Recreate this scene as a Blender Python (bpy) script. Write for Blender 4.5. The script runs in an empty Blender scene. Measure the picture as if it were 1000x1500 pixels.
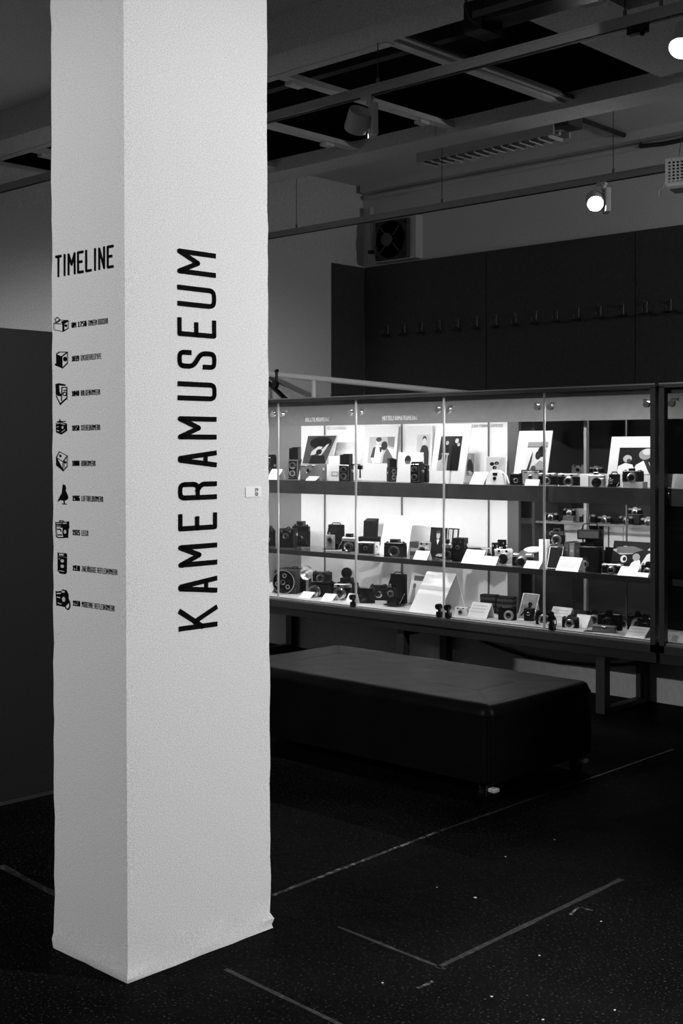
import bpy, math, random
from mathutils import Vector, Matrix
random.seed(7)
R = math.radians
S = bpy.context.scene
COL = S.collection

# ------------------------------------------------------------------ camera
TH = R(43.36); F = 1832.0; CX = 500.0; HY = 660.0; EYE = 1.55
cd = bpy.data.cameras.new('camera'); cam = bpy.data.objects.new('camera', cd); COL.objects.link(cam)
cam.location = (0, 0, EYE); cam.rotation_euler = (R(90), 0, TH)
cd.sensor_fit = 'HORIZONTAL'; cd.sensor_width = 24.0; cd.lens = F / 1000.0 * 24.0
cd.shift_y = -(750.0 - HY) / 1000.0; cd.clip_start = 0.05; cd.clip_end = 100
S.camera = cam

# ------------------------------------------------------------------ world, lights, exposure
w = bpy.data.worlds.new('world'); S.world = w; w.use_nodes = True
w.node_tree.nodes['Background'].inputs[0].default_value = (1, 1, 1, 1)
w.node_tree.nodes['Background'].inputs[1].default_value = 0.02
vs = S.view_settings
vs.view_transform = 'Standard'; vs.look = 'None'; vs.exposure = 0.5; vs.gamma = 1.0; vs.use_curve_mapping = False

def spot(name, loc, target, energy, angle, blend=0.6, r=0.05):
    l = bpy.data.lights.new(name, 'SPOT'); l.energy = energy; l.spot_size = R(angle); l.spot_blend = blend
    l.shadow_soft_size = r
    o = bpy.data.objects.new(name, l); COL.objects.link(o); o.location = loc
    o.rotation_euler = (Vector(target) - Vector(loc)).to_track_quat('-Z', 'Y').to_euler()
    return o
def area(name, loc, target, energy, sx, sy, rz=None):
    l = bpy.data.lights.new(name, 'AREA'); l.energy = energy; l.shape = 'RECTANGLE'; l.size = sx; l.size_y = sy
    o = bpy.data.objects.new(name, l); COL.objects.link(o); o.location = loc
    o.rotation_euler = (Vector(target) - Vector(loc)).to_track_quat('-Z', 'Y').to_euler() if rz is None else rz
    return o
# spotlights of the same ceiling tracks beyond the frame: the two tracks run on past the picture's edge, the column's front face,
# and the pool of light on the near floor show lamps on the photographer's side, except the back one
spot('track_spot_column_offscreen', (1.3, 4.58, 3.15), (-2.9, 2.5, 1.35), 640, 60, 0.8, 0.05)
spot('track_spot_front_offscreen', (-4.6, -1.6, 3.15), (-3.1, 2.2, 1.5), 310, 58, 0.8, 0.05)
spot('track_spot_floor_offscreen', (-0.8, 2.06, 3.15), (-1.65, 3.0, 0), 280, 36, 1.0, 0.05)
spot('back_wall_fill_offscreen', (-1.0, 7.10, 3.15), (-4.8, 8.5, 2.6), 70, 120, 1.0, 0.05)  # added unseen lamp that brightens the back wall

# ------------------------------------------------------------------ pixel -> place helpers
RIGHT = Vector((math.cos(TH), math.sin(TH), 0)); FWD = Vector((-math.sin(TH), math.cos(TH), 0))
def ray(px, py): return RIGHT * ((px - CX) / F) + FWD + Vector((0, 0, -(py - HY) / F))
def at_Y(px, py, Y): d = ray(px, py); t = Y / d.y; return Vector((0, 0, EYE)) + d * t
def at_X(px, py, X): d = ray(px, py); t = X / d.x; return Vector((0, 0, EYE)) + d * t
def at_Z(px, py, z): d = ray(px, py); t = (z - EYE) / d.z; return Vector((0, 0, EYE)) + d * t
def dist(p): return Vector((p[0], p[1], 0)).dot(FWD)

# ------------------------------------------------------------------ materials
MATS = {}
def M(name, v, rough=0.5, metal=0.0, noise=0.0, nscale=30.0, bump=0.0, bscale=60.0, spec=0.5, detail=6.0):
    if name in MATS: return MATS[name]
    m = bpy.data.materials.new(name); m.use_nodes = True; nt = m.node_tree; b = nt.nodes['Principled BSDF']
    b.inputs['Base Color'].default_value = (v, v, v, 1); b.inputs['Roughness'].default_value = rough
    b.inputs['Metallic'].default_value = metal; b.inputs['Specular IOR Level'].default_value = spec
    tc = nt.nodes.new('ShaderNodeTexCoord')
    if noise > 0:
        n = nt.nodes.new('ShaderNodeTexNoise'); n.inputs['Scale'].default_value = nscale; n.inputs['Detail'].default_value = detail
        nt.links.new(tc.outputs['Object'], n.inputs['Vector'])
        mr = nt.nodes.new('ShaderNodeMapRange'); mr.inputs[1].default_value = 0.25; mr.inputs[2].default_value = 0.75
        mr.inputs[3].default_value = v * (1 - noise); mr.inputs[4].default_value = v * (1 + noise)
        nt.links.new(n.outputs['Fac'], mr.inputs[0]); nt.links.new(mr.outputs[0], b.inputs['Base Color'])
    if bump > 0:
        n2 = nt.nodes.new('ShaderNodeTexNoise'); n2.inputs['Scale'].default_value = bscale; n2.inputs['Detail'].default_value = 8
        nt.links.new(tc.outputs['Object'], n2.inputs['Vector'])
        bp = nt.nodes.new('ShaderNodeBump'); bp.inputs['Strength'].default_value = bump; bp.inputs['Distance'].default_value = 0.01
        nt.links.new(n2.outputs['Fac'], bp.inputs['Height']); nt.links.new(bp.outputs[0], b.inputs['Normal'])
    MATS[name] = m
    return m
def emis(name, strength):
    if name in MATS: return MATS[name]
    m = bpy.data.materials.new(name); m.use_nodes = True; b = m.node_tree.nodes['Principled BSDF']
    b.inputs['Emission Color'].default_value = (1, 1, 1, 1); b.inputs['Emission Strength'].default_value = strength
    MATS[name] = m; return m
def glass_mat(name, tint=0.96):
    if name in MATS: return MATS[name]
    m = bpy.data.materials.new(name); m.use_nodes = True; nt = m.node_tree; nt.nodes.remove(nt.nodes['Principled BSDF'])
    t = nt.nodes.new('ShaderNodeBsdfTransparent'); t.inputs[0].default_value = (tint, tint, tint, 1)
    g = nt.nodes.new('ShaderNodeBsdfGlossy'); g.inputs['Roughness'].default_value = 0.02
    lw = nt.nodes.new('ShaderNodeLayerWeight'); lw.inputs[0].default_value = 0.5
    pw_ = nt.nodes.new('ShaderNodeMath'); pw_.operation = 'POWER'; pw_.inputs[1].default_value = 5; nt.links.new(lw.outputs['Facing'], pw_.inputs[0])
    fr = nt.nodes.new('ShaderNodeMath'); fr.operation = 'MULTIPLY_ADD'; fr.inputs[1].default_value = .9; fr.inputs[2].default_value = .018; nt.links.new(pw_.outputs[0], fr.inputs[0])
    mx = nt.nodes.new('ShaderNodeMixShader')
    nt.links.new(fr.outputs[0], mx.inputs[0]); nt.links.new(t.outputs[0], mx.inputs[1]); nt.links.new(g.outputs[0], mx.inputs[2])
    nt.links.new(mx.outputs[0], nt.nodes['Material Output'].inputs[0])
    MATS[name] = m; return m

PLASTER = M('column_plaster', 0.72, 0.85, noise=0.22, nscale=260, bump=0.2, bscale=300, detail=2)
WALLW = M('wall_paint_white', 0.66, 0.85, noise=0.2, nscale=110, detail=2, bump=0.1, bscale=90)
CEILP = M('ceiling_paint', 0.68, 0.85, noise=0.3, nscale=130, detail=3, bump=0.15, bscale=40)
CLAD = M('dark_cladding_paint', 0.05, 0.6, noise=0.4, nscale=110, detail=2)
CLADJ = M('cladding_joint', 0.006, 0.8)
PART = M('partition_charcoal', 0.008, 0.6, noise=0.5, nscale=160, spec=.2, detail=2)
BLACKHOLE = M('skylight_black', 0.0015, 0.9, spec=0.05)
INK = M('vinyl_black', 0.004, 0.9, spec=.05)
WHITEV = M('vinyl_white', 0.85, 0.6)
TRACKM = M('track_grey', 0.42, 0.5, noise=0.1, nscale=120)
LAMPW = M('lamp_white', 0.62, 0.45, noise=0.08, nscale=150)
DARKM = M('dark_steel', 0.018, 0.45, noise=0.15, nscale=40)
ALU = M('aluminium', 0.35, 0.35, metal=0.8, noise=0.1, nscale=120)
ALUD = M('anodised_frame', 0.07, 0.4, metal=0.5, noise=0.15, nscale=80)
CHROME = M('chrome', 0.75, 0.18, metal=1.0)
SILVER = M('satin_silver', 0.55, 0.35, metal=0.85)
BLACKL = M('camera_leatherette', 0.006, 0.5, noise=0.4, nscale=400, bump=0.3, bscale=500, spec=.12)
BLACKE = M('black_enamel', 0.005, 0.25, spec=.35)
GREYB = M('grey_enamel', 0.14, 0.45, noise=0.1, nscale=100)
GREYD = M('dark_grey_leather', 0.03, 0.55, noise=0.2, nscale=200)
WHITEP = M('white_plastic', 0.80, 0.35)
CARD = M('card_white', 0.82, 0.8)
BOARD = M('passepartout_board', 0.58, 0.85, noise=0.04, nscale=60)
PANEL = M('panel_white', 0.80, 0.8, noise=0.03, nscale=20)
PANELG = M('panel_grey', 0.20, 0.8, noise=0.06, nscale=40)
LENSG = M('lens_glass', 0.01, 0.05, spec=0.8)
REFL = M('flash_reflector', 0.8, 0.22, metal=0.9)
GLASS = glass_mat('clear_glass')
GEDGE = M('glass_edge', 0.55, 0.25, spec=0.8)
SHELFM = M('shelf_metal', 0.11, 0.35, metal=0.3, noise=0.2, nscale=15)
LEATHER = M('bench_leather', 0.006, 0.38, noise=0.25, nscale=8, bump=0.12, bscale=14, spec=0.3)
LEATHER.node_tree.nodes['Principled BSDF'].inputs['IOR'].default_value = 1.2
def G(v):
    v = round(v, 3)
    return M('print_grey_%03d' % int(v * 1000), v, 0.9, spec=.08)

# floor: worn black screed with pale specks
def floor_mat():
    m = bpy.data.materials.new('floor_black_screed'); m.use_nodes = True; nt = m.node_tree; b = nt.nodes['Principled BSDF']
    tc = nt.nodes.new('ShaderNodeTexCoord')
    n = nt.nodes.new('ShaderNodeTexNoise'); n.inputs['Scale'].default_value = 1.3; n.inputs['Detail'].default_value = 10
    n2 = nt.nodes.new('ShaderNodeTexNoise'); n2.inputs['Scale'].default_value = 110; n2.inputs['Detail'].default_value = 3
    for k in (n, n2): nt.links.new(tc.outputs['Object'], k.inputs['Vector'])
    r1 = nt.nodes.new('ShaderNodeMapRange'); r1.inputs[1].default_value = .35; r1.inputs[2].default_value = .7; r1.inputs[3].default_value = .0015; r1.inputs[4].default_value = .007
    nt.links.new(n.outputs['Fac'], r1.inputs[0])
    r2 = nt.nodes.new('ShaderNodeMapRange'); r2.inputs[1].default_value = .60; r2.inputs[2].default_value = .74; r2.inputs[3].default_value = 0; r2.inputs[4].default_value = .045
    nt.links.new(n2.outputs['Fac'], r2.inputs[0])
    ad = nt.nodes.new('ShaderNodeMath'); ad.operation = 'ADD'; nt.links.new(r1.outputs[0], ad.inputs[0]); nt.links.new(r2.outputs[0], ad.inputs[1])
    nt.links.new(ad.outputs[0], b.inputs['Base Color'])
    rr = nt.nodes.new('ShaderNodeMapRange'); rr.inputs[3].default_value = .38; rr.inputs[4].default_value = .62; nt.links.new(n.outputs['Fac'], rr.inputs[0])
    nt.links.new(rr.outputs[0], b.inputs['Roughness']); b.inputs['Specular IOR Level'].default_value = 0.4; b.inputs['IOR'].default_value = 1.05
    n3 = nt.nodes.new('ShaderNodeTexNoise'); n3.inputs['Scale'].default_value = 9; n3.inputs['Detail'].default_value = 8
    nt.links.new(tc.outputs['Object'], n3.inputs['Vector'])
    bp = nt.nodes.new('ShaderNodeBump'); bp.inputs['Strength'].default_value = .35; bp.inputs['Distance'].default_value = .02
    nt.links.new(n3.outputs['Fac'], bp.inputs['Height']); nt.links.new(bp.outputs[0], b.inputs['Normal'])
    return m
FLOORM = floor_mat()
def worn_line_mat(nm, mx):
    m = bpy.data.materials.new(nm); m.use_nodes = True; nt = m.node_tree; b = nt.nodes['Principled BSDF']
    tc = nt.nodes.new('ShaderNodeTexCoord'); n = nt.nodes.new('ShaderNodeTexNoise'); n.inputs['Scale'].default_value = 38; n.inputs['Detail'].default_value = 4
    nt.links.new(tc.outputs['Object'], n.inputs['Vector'])
    r = nt.nodes.new('ShaderNodeMapRange'); r.inputs[1].default_value = .50; r.inputs[2].default_value = .70; r.inputs[3].default_value = .002; r.inputs[4].default_value = mx
    nt.links.new(n.outputs['Fac'], r.inputs[0]); nt.links.new(r.outputs[0], b.inputs['Base Color']); b.inputs['Roughness'].default_value = .7
    return m
WORN = worn_line_mat('worn_line', .22); FAINT = worn_line_mat('faint_line', .03)

# ------------------------------------------------------------------ mesh builder
class MB:
    def __init__(s): s.v = []; s.f = []; s.X = Matrix.Identity(4)
    def add(s, vs_, fs_):
        o = len(s.v); s.v += [tuple(s.X @ Vector(p)) for p in vs_]; s.f += [tuple(i + o for i in f) for f in fs_]; return s
    def box(s, x0, x1, y0, y1, z0, z1):
        return s.add([(x0,y0,z0),(x1,y0,z0),(x1,y1,z0),(x0,y1,z0),(x0,y0,z1),(x1,y0,z1),(x1,y1,z1),(x0,y1,z1)],
                     [(0,3,2,1),(4,5,6,7),(0,1,5,4),(1,2,6,5),(2,3,7,6),(3,0,4,7)])
    def rbox(s, x0, x1, y0, y1, z0, z1, r=0.01, c=None, n=4):
        """box with rounded vertical edges and chamfered top and bottom"""
        c = min(r * .6, (z1 - z0) * .3) if c is None else c
        def ring(ins, z):
            rr = max(r - ins, 1e-4); pts = []
            for (cx, cy, a0) in ((x1 - r, y1 - r, 0), (x0 + r, y1 - r, 90), (x0 + r, y0 + r, 180), (x1 - r, y0 + r, 270)):
                for k in range(n + 1):
                    a = R(a0 + 90 * k / n); pts.append((cx + rr * math.cos(a), cy + rr * math.sin(a), z))
            return pts
        rs = [ring(c, z0), ring(0, z0 + c), ring(0, z1 - c), ring(c, z1)]; m = len(rs[0])
        v = [p for q in rs for p in q]; f = [tuple(reversed(range(m))), tuple(range(3 * m, 4 * m))]
        for k in range(3):
            for i in range(m):
                j = (i + 1) % m; f.append((k*m+i, k*m+j, (k+1)*m+j, (k+1)*m+i))
        return s.add(v, f)
    def prism(s, poly, axis, a0, a1):
        """polygon (2D list) extruded along an axis. axis y: (x,z); x: (y,z); z: (x,y)"""
        n = len(poly)
        def P(p, a): return {'y': (p[0], a, p[1]), 'x': (a, p[0], p[1]), 'z': (p[0], p[1], a)}[axis]
        v = [P(p, a0) for p in poly] + [P(p, a1) for p in poly]
        f = [tuple(range(n)), tuple(reversed(range(n, 2 * n)))] + [(i, i + n, (i + 1) % n + n, (i + 1) % n) for i in range(n)]
        return s.add(v, f)
    def lathe(s, prof, p0, d, n=20, cap=True):
        """profile [(t, r)] turned about the line p0 + t*d"""
        p0 = Vector(p0); d = Vector(d).normalized(); u = d.orthogonal().normalized(); w_ = d.cross(u)
        v = []; f = []
        for t, r in prof:
            for k in range(n):
                a = 2 * math.pi * k / n; v.append(tuple(p0 + d * t + (u * math.cos(a) + w_ * math.sin(a)) * r))
        for i in range(len(prof) - 1):
            for k in range(n):
                j = (k + 1) % n; f.append((i*n+k, i*n+j, (i+1)*n+j, (i+1)*n+k))
        if cap: f += [tuple(reversed(range(n))), tuple(range((len(prof)-1)*n, len(prof)*n))]
        return s.add(v, f)
    def cyl(s, p0, p1, r, n=12, r1=None):
        d = Vector(p1) - Vector(p0); return s.lathe([(0, r), (d.length, r if r1 is None else r1)], p0, d, n)
    def tube(s, pts, r, n=8):
        pts = [Vector(p) for p in pts]; v = []; f = []; prev = None
        for i, p in enumerate(pts):
            d = (pts[min(i+1, len(pts)-1)] - pts[max(i-1, 0)]).normalized()
            if prev is None: u = d.orthogonal().normalized()
            else: u = (prev - d * prev.dot(d)).normalized()
            prev = u; w_ = d.cross(u)
            for k in range(n):
                a = 2*math.pi*k/n; v.append(tuple(p + (u*math.cos(a) + w_*math.sin(a)) * r))
        for i in range(len(pts)-1):
            for k in range(n):
                j = (k+1) % n; f.append((i*n+k, i*n+j, (i+1)*n+j, (i+1)*n+k))
        f += [tuple(reversed(range(n))), tuple(range((len(pts)-1)*n, len(pts)*n))]
        return s.add(v, f)
    def build(s, name, mat, parent=None, smooth=40):
        me = bpy.data.meshes.new(name); me.from_pydata(s.v, [], s.f); me.materials.append(mat)
        if smooth:
            me.polygons.foreach_set('use_smooth', [True] * len(me.polygons)); me.set_sharp_from_angle(angle=R(smooth))
        me.update()
        o = bpy.data.objects.new(name, me); COL.objects.link(o)
        if parent is not None: o.parent = parent
        return o
def tag(o, label, cat, group=None, kind=None):
    if label: o['label'] = label
    if cat: o['category'] = cat
    if group: o['group'] = group
    if kind: o['kind'] = kind
    return o
def struct(name, mb, mat, label=None, smooth=40):
    o = mb.build(name, mat, None, smooth); o['kind'] = 'structure'
    if label: o['label'] = label
    return o
def thing(name, label, cat, loc=(0, 0, 0), rz=0, group=None):
    o = bpy.data.objects.new(name, None); COL.objects.link(o); o.location = loc; o.rotation_euler = (0, 0, rz)
    o.empty_display_size = .05
    return tag(o, label, cat, group)
def copy_tree(o, parent=None):
    c = o.copy(); COL.objects.link(c); c.parent = parent
    for ch in list(o.children): copy_tree(ch, c)
    return c

# ------------------------------------------------------------------ stroke lettering
GL = {
 'A': [[(0,0),(.42,1),(.58,1),(1,0)],[(.16,.27),(.84,.27)]],
 'B': [[(0,.53),(.92,.53),(.92,1),(0,1),(0,0),(1,0),(1,.53),(.5,.53)]],
 'C': [[(1,.72),(1,1),(0,1),(0,0),(1,0),(1,.28)]],
 'D': [[(0,0),(0,1),(1,1),(1,0),(0,0)]],
 'E': [[(1,1),(0,1),(0,0),(1,0)],[(0,.52),(.75,.52)]],
 'F': [[(1,1),(0,1),(0,0)],[(0,.52),(.75,.52)]],
 'G': [[(1,.72),(1,1),(0,1),(0,0),(1,0),(1,.46),(.5,.46)]],
 'H': [[(0,0),(0,1)],[(1,0),(1,1)],[(0,.52),(1,.52)]],
 'I': [[(.5,0),(.5,1)]],
 'K': [[(0,0),(0,1)],[(1,1),(0,.40)],[(.32,.60),(1,0)]],
 'L': [[(0,1),(0,0),(1,0)]],
 'M': [[(0,0),(0,1),(.5,.46),(1,1),(1,0)]],
 'N': [[(0,0),(0,1),(1,0),(1,1)]],
 'O': [[(.5,0),(0,0),(0,1),(1,1),(1,0),(.5,0)]],
 'P': [[(0,0),(0,1),(1,1),(1,.47),(0,.47)]],
 'R': [[(0,0),(0,1),(1,1),(1,.50),(0,.50)],[(.55,.50),(1,.40),(1,0)]],
 'S': [[(1,.72),(1,1),(0,1),(0,.62),(1,.38),(1,0),(0,0),(0,.28)]],
 'T': [[(0,1),(1,1)],[(.5,1),(.5,0)]],
 'U': [[(0,1),(0,0),(1,0),(1,1)]],
 'W': [[(0,1),(.22,0),(.5,.6),(.78,0),(1,1)]],
 'X': [[(0,0),(1,1)],[(0,1),(1,0)]],
 'Y': [[(0,1),(.5,.5),(1,1)],[(.5,.5),(.5,0)]],
 'Z': [[(0,1),(1,1),(0,0),(1,0)]],
 '0': [[(.5,0),(0,0),(0,1),(1,1),(1,0),(.5,0)]],
 '1': [[(.15,.82),(.6,1),(.6,0)],[(.15,0),(1,0)]],
 '2': [[(0,.72),(0,1),(1,1),(1,.6),(0,0),(1,0)]],
 '3': [[(0,1),(1,1),(1,0),(0,0)],[(.3,.52),(1,.52)]],
 '4': [[(.7,0),(.7,1),(0,.3),(1,.3)]],
 '5': [[(1,1),(0,1),(0,.55),(1,.55),(1,0),(0,0)]],
 '6': [[(1,1),(0,1),(0,0),(1,0),(1,.55),(0,.55)]],
 '7': [[(0,1),(1,1),(.35,0)]],
 '8': [[(0,.5),(0,1),(1,1),(1,0),(0,0),(0,.5),(1,.5)]],
 '9': [[(0,0),(1,0),(1,1),(0,1),(0,.48),(1,.48)]],
}
ROUND = set('BCDGOPRSUJ0235689')
def round_poly(p, r, asp):
    """round right-angle corners of a polyline; asp = width/height so the rounding is even"""
    out = [p[0]]
    for i in range(1, len(p) - 1):
        a, b, c = (Vector((q[0] * asp, q[1])) for q in (p[i-1], p[i], p[i+1]))
        u, w_ = a - b, c - b; k = min(r, u.length * .48, w_.length * .48)
        s_, e = b + u.normalized() * k, b + w_.normalized() * k
        for t in (0, .33, .67, 1):
            q = s_ * (1-t)**2 + b * 2*t*(1-t) + e * t*t; out.append((q.x / asp, q.y))
    return out + [p[-1]]
def glyph(mb, ch, place, wd, ht, sw, t0, t1):
    """strokes of one character; place(x, y, t) -> 3D (t = height above the surface)"""
    if ch == 'Ä':
        glyph(mb, 'A', place, wd, ht, sw, t0, t1); strokes = [[(.1,1.2),(.3,1.2)],[(.7,1.2),(.9,1.2)]]
    else: strokes = GL[ch]
    iw, ih = wd - sw, ht - sw
    for st in strokes:
        if ch in ROUND: st = round_poly(st, .24 * wd / ht * 1.4, wd / ht)
        pts = [Vector((sw/2 + x*iw, sw/2 + y*ih)) for x, y in st]
        n = len(pts)
        for i in range(n - 1):
            a, b = pts[i], pts[i+1]; d = (b - a)
            if d.length < 1e-6: continue
            d.normalize(); nrm = Vector((-d.y, d.x)) * sw/2
            a2 = a - d * sw/2 * (.98 if i == 0 else 0); b2 = b + d * sw/2 * (.98 if i == n-2 else 0)
            q = [a2 - nrm, b2 - nrm, b2 + nrm, a2 + nrm]
            v = [place(p.x, p.y, t0) for p in q] + [place(p.x, p.y, t1) for p in q]
            mb.add(v, [(3,2,1,0),(4,5,6,7),(0,1,5,4),(1,2,6,5),(2,3,7,6),(3,0,4,7)])
        for p in pts[1:-1]:
            ring = [(p.x + sw/2*math.cos(k*math.pi/4), p.y + sw/2*math.sin(k*math.pi/4)) for k in range(8)]
            v = [place(x, y, t1) for x, y in ring]; mb.add(v, [tuple(range(8))])
def text(mb, s, place, x0, wd, ht, sw, gap, t0=0., t1=.0008):
    x = x0
    for ch in s:
        if ch == ' ': x += wd * .75; continue
        ww = wd * (.45 if ch == 'I' else 1.25 if ch in 'MW' else 1)
        glyph(mb, ch, lambda a, b, t, x=x: place(x + a, b, t), ww, ht, sw, t0, t1); x += ww + gap
    return x

# ================================================================== ROOM SHELL
XW = -7.70          # stair wall plane
YB = 8.50           # hook wall plane
fl = struct('floor', MB().box(-9, 6, -5, 9.2, -.1, 0), FLOORM, 'worn black screed floor with pale specks and scuffed lines')
def floor_line(px0, py0, px1, py1, wd, mat=None, name='worn_line'):
    a, b = at_Z(px0, py0, 0), at_Z(px1, py1, 0); d = (b - a).normalized(); n = Vector((-d.y, d.x, 0)) * wd / 2
    L = (b - a).length; k = max(2, int(L / .08)); top = []; bot = []
    for i in range(k + 1):
        p = a.lerp(b, i / k); j = random.uniform(.55, 1.2); top.append(p + n * j); bot.append(p - n * j)
    mb = MB(); z0, z1 = -.002, .0012
    ring = [(p.x, p.y) for p in bot + top[::-1]]
    for i in range(k):
        q = [bot[i], bot[i+1], top[i+1], top[i]]
        mb.prism([(p.x, p.y) for p in q], 'z', z1, z0)
    return mb.build(name, mat or FAINT, fl, 0)
floor_line(398, 1312, 640, 1219, .022, WORN); floor_line(645, 1217, 985, 1098, .016)
floor_line(640, 1418, 910, 1288, .022); floor_line(495, 1358, 652, 1420, .016); floor_line(330, 1420, 500, 1502, .016)
floor_line(612, 1448, 634, 1438, .012, WORN); floor_line(834, 1340, 848, 1329, .01, WORN); floor_line(848, 1329, 868, 1334, .008, WORN)
floor_line(0, 1268, 92, 1316, .03)
for q in range(10):
    px, py = [(696,1315),(560,1440),(790,1400),(880,1350),(640,1300),(900,1480),(795,1494),(740,1255),(812,1230),(720,1460)][q]
    c = at_Z(px, py, 0); r = .007 if q == 0 else .0035
    MB().prism([(c.x + r*random.uniform(.7,1.3)*math.cos(k), c.y + r*random.uniform(.7,1.3)*math.sin(k)) for k in (0,1,2,3,4,5)], 'z', .0015, -.001).build('paint_fleck', G(.5), fl, 0)

struct('wall_left', MB().box(XW - .15, XW - .06, -5, YB + .1, 0, 4.1), WALLW, 'pale upper wall of the stair side')
wl = struct('wall_left_cladding', MB().box(XW - .06, XW, -5, 8.02, 0, 3.25), WALLW, 'white boarded wall with an open top edge')
MB().box(XW, XW + .012, 7.02, 7.045, 1.0, 3.25).build('corner_bead', M('bead', .2, .6), wl)
struct('wall_left_return', MB().box(XW - .06, XW + .005, 8.02, YB - .05, 0, 3.22), CLAD, 'dark boarded strip at the wall corner')
struct('wall_back', MB().box(XW - .1, 5, YB, YB + .1, 0, 4.1), WALLW, 'pale painted back wall above the dark boards')
wb = bpy.data.objects.new('wall_back_cladding', None); COL.objects.link(wb); wb['kind'] = 'structure'; wb['label'] = 'dark board cladding of the back wall with coat hooks'
seams = [at_Y(712, 460, YB - .05).x, at_Y(930, 460, YB - .05).x]; sp_ = seams[1] - seams[0]
xs = [XW + .005, seams[0], seams[1]] + [seams[1] + sp_ * k for k in (1, 2, 3, 4)]
for a, b in zip(xs[:-1], xs[1:]):
    MB().box(a + .004, b - .004, YB - .05, YB - .01, 0, 3.22).build('board', CLAD, wb)
MB().box(XW, 5, YB - .012, YB - .002, 0, 3.2).build('joint_backing', CLADJ, wb)
# coat hooks
hx = [at_Y(x, 462, YB - .05).x for x in (725.8, 911.7)]; hs = (hx[1] - hx[0]) / 6
def make_hook():
    h = thing('coat_hook', 'small steel coat hook on the dark boarded wall', 'coat hook', group='coat hooks in a row on the dark boards')
    MB().rbox(-.012, .012, -.006, .001, -.035, .055, .004).build('back_plate', M('hook_steel', .10, .35, metal=.7), h)
    MB().tube([(0, -.004, -.02), (0, -.03, -.035), (0, -.055, -.03), (0, -.06, -.005)], .006).build('peg', M('hook_steel', .10, .35), h)
    MB().tube([(0, -.004, .03), (0, -.025, .04), (0, -.03, .06)], .005).build('upper_peg', M('hook_steel', .10, .35), h)
    MB().rbox(-.035, .035, -.05, -.002, -.046, -.038, .004).build('rest', M('hook_dark', .02, .4), h)
    return h
hk = make_hook(); first = True
for k in range(-6, 11):
    o = hk if first else copy_tree(hk); first = False
    o.location = (hx[0] + hs * k, YB - .05, 2.625)
# ceiling
struct('ceiling', MB().box(-9, 6, -5, 4.36, 3.74, 3.84), CEILP, 'pale plastered ceiling over the front of the room')
struct('ceiling_beam', MB().box(-9, 6, 4.36, 4.61, 3.55, 4.3), CEILP, 'pale downstand beam across the ceiling')
X0S, X1S, Y0S, Y1S, ZS = -7.62, -3.36, 4.61, 6.12, 3.55
sl = MB(); sl.box(X1S, -2.95, Y0S, 6.35, ZS, ZS + .05); sl.box(-2.95, 6, 5.02, 6.35, ZS, ZS + .05); sl.box(-1.4, 6, Y0S, 5.02, ZS, ZS + .05)
struct('ceiling_slab', sl, CEILP, 'pale lowered ceiling beside the black skylight panels')
sk = bpy.data.objects.new('ceiling_skylight', None); COL.objects.link(sk); sk['kind'] = 'structure'; sk['label'] = 'blacked-out skylight with white glazing bars'
mb = MB(); n_ = 60
for i in range(n_):     # far kerb with a ragged plaster edge
    xa = XW + (6 - XW) * i / n_; xb = XW + (6 - XW) * (i + 1) / n_; mb.box(xa, xb, Y1S - random.uniform(0, .012), 6.36, ZS - .03, ZS + .06)
mb.build('far_kerb', M('kerb_white', .68, .8, noise=.12, nscale=60, bump=.2, bscale=60), sk, 0)
SKW = M('glazing_bar_white', .68, .6, noise=.1, nscale=80)
for k, xb in enumerate((-4.04, -4.84, -5.64, -6.44, -7.24)):
    wd = .035 if k else .03
    MB().box(xb - wd, xb + wd, Y0S, Y1S + .01, ZS + .0, ZS + .03).build('glazing_bar', SKW, sk)
    if k == 0:
        MB().box(xb + .045, xb + .075, Y0S, Y1S + .01, ZS + .012, ZS + .04).build('glazing_bar', SKW, sk)
        MB().box(xb + .085, xb + .095, Y0S, Y1S + .01, ZS + .012, ZS + .03).build('cover_strip', M('strip_grey', .12, .5), sk)
    else:
        MB().box(xb - .05, xb + .005, Y1S - .30, Y1S - .22, ZS - .018, ZS).build('catch', SKW, sk)
        MB().box(xb - .05, xb + .005, Y0S + .12, Y0S + .22, ZS - .018, ZS).build('catch', SKW, sk)
MB().box(X0S, -4.04, Y0S - .01, Y0S + .05, ZS - .004, ZS + .03).build('glazing_bar', SKW, sk)
for k, (xa, xb) in enumerate(((X0S, -6.44), (-6.44, -5.64), (-5.64, -4.84), (-4.84, -4.04), (-4.04, X1S))):
    MB().box(xa, xb, Y0S, Y1S, ZS + .22, ZS + .25).build('black_pane', BLACKHOLE, sk)
mb = MB(); mb.box(X0S - .03, X0S, Y0S, Y1S, ZS, ZS + .25); mb.box(X1S, X1S + .03, Y0S, Y1S, ZS + .05, ZS + .25); mb.box(X0S, X1S, Y1S, Y1S + .03, ZS + .06, ZS + .25)
mb.box(-2.95, -1.4, Y0S, 5.02, ZS + .2, ZS + .25); mb.box(-2.98, -2.95, Y0S, 5.02, ZS + .05, ZS + .25); mb.box(-2.95, -1.4, 5.02, 5.05, ZS + .05, ZS + .25)
mb.build('reveal', BLACKHOLE, sk, 0)
MB().box(X0S, X1S, 5.05, 5.11, ZS + .12, ZS + .18).build('reflection_band', M('reflection_band', .02, .6), sk)  # dark bar standing in for a reflected band in the black panes
struct('trim_1', MB().box(XW - .06, X0S - .02, 4.61, 6.36, ZS, ZS + .05), SKW, 'white strip between skylight and wall')
struct('ceiling_back', MB().box(-9, 6, 6.36, YB + .1, 3.97, 4.07), CEILP, 'pale ceiling over the stair landing')
struct('ceiling_step', MB().box(-9, 6, 6.33, 6.40, 3.58, 4.0), CEILP, 'step between the two ceiling levels')
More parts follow.
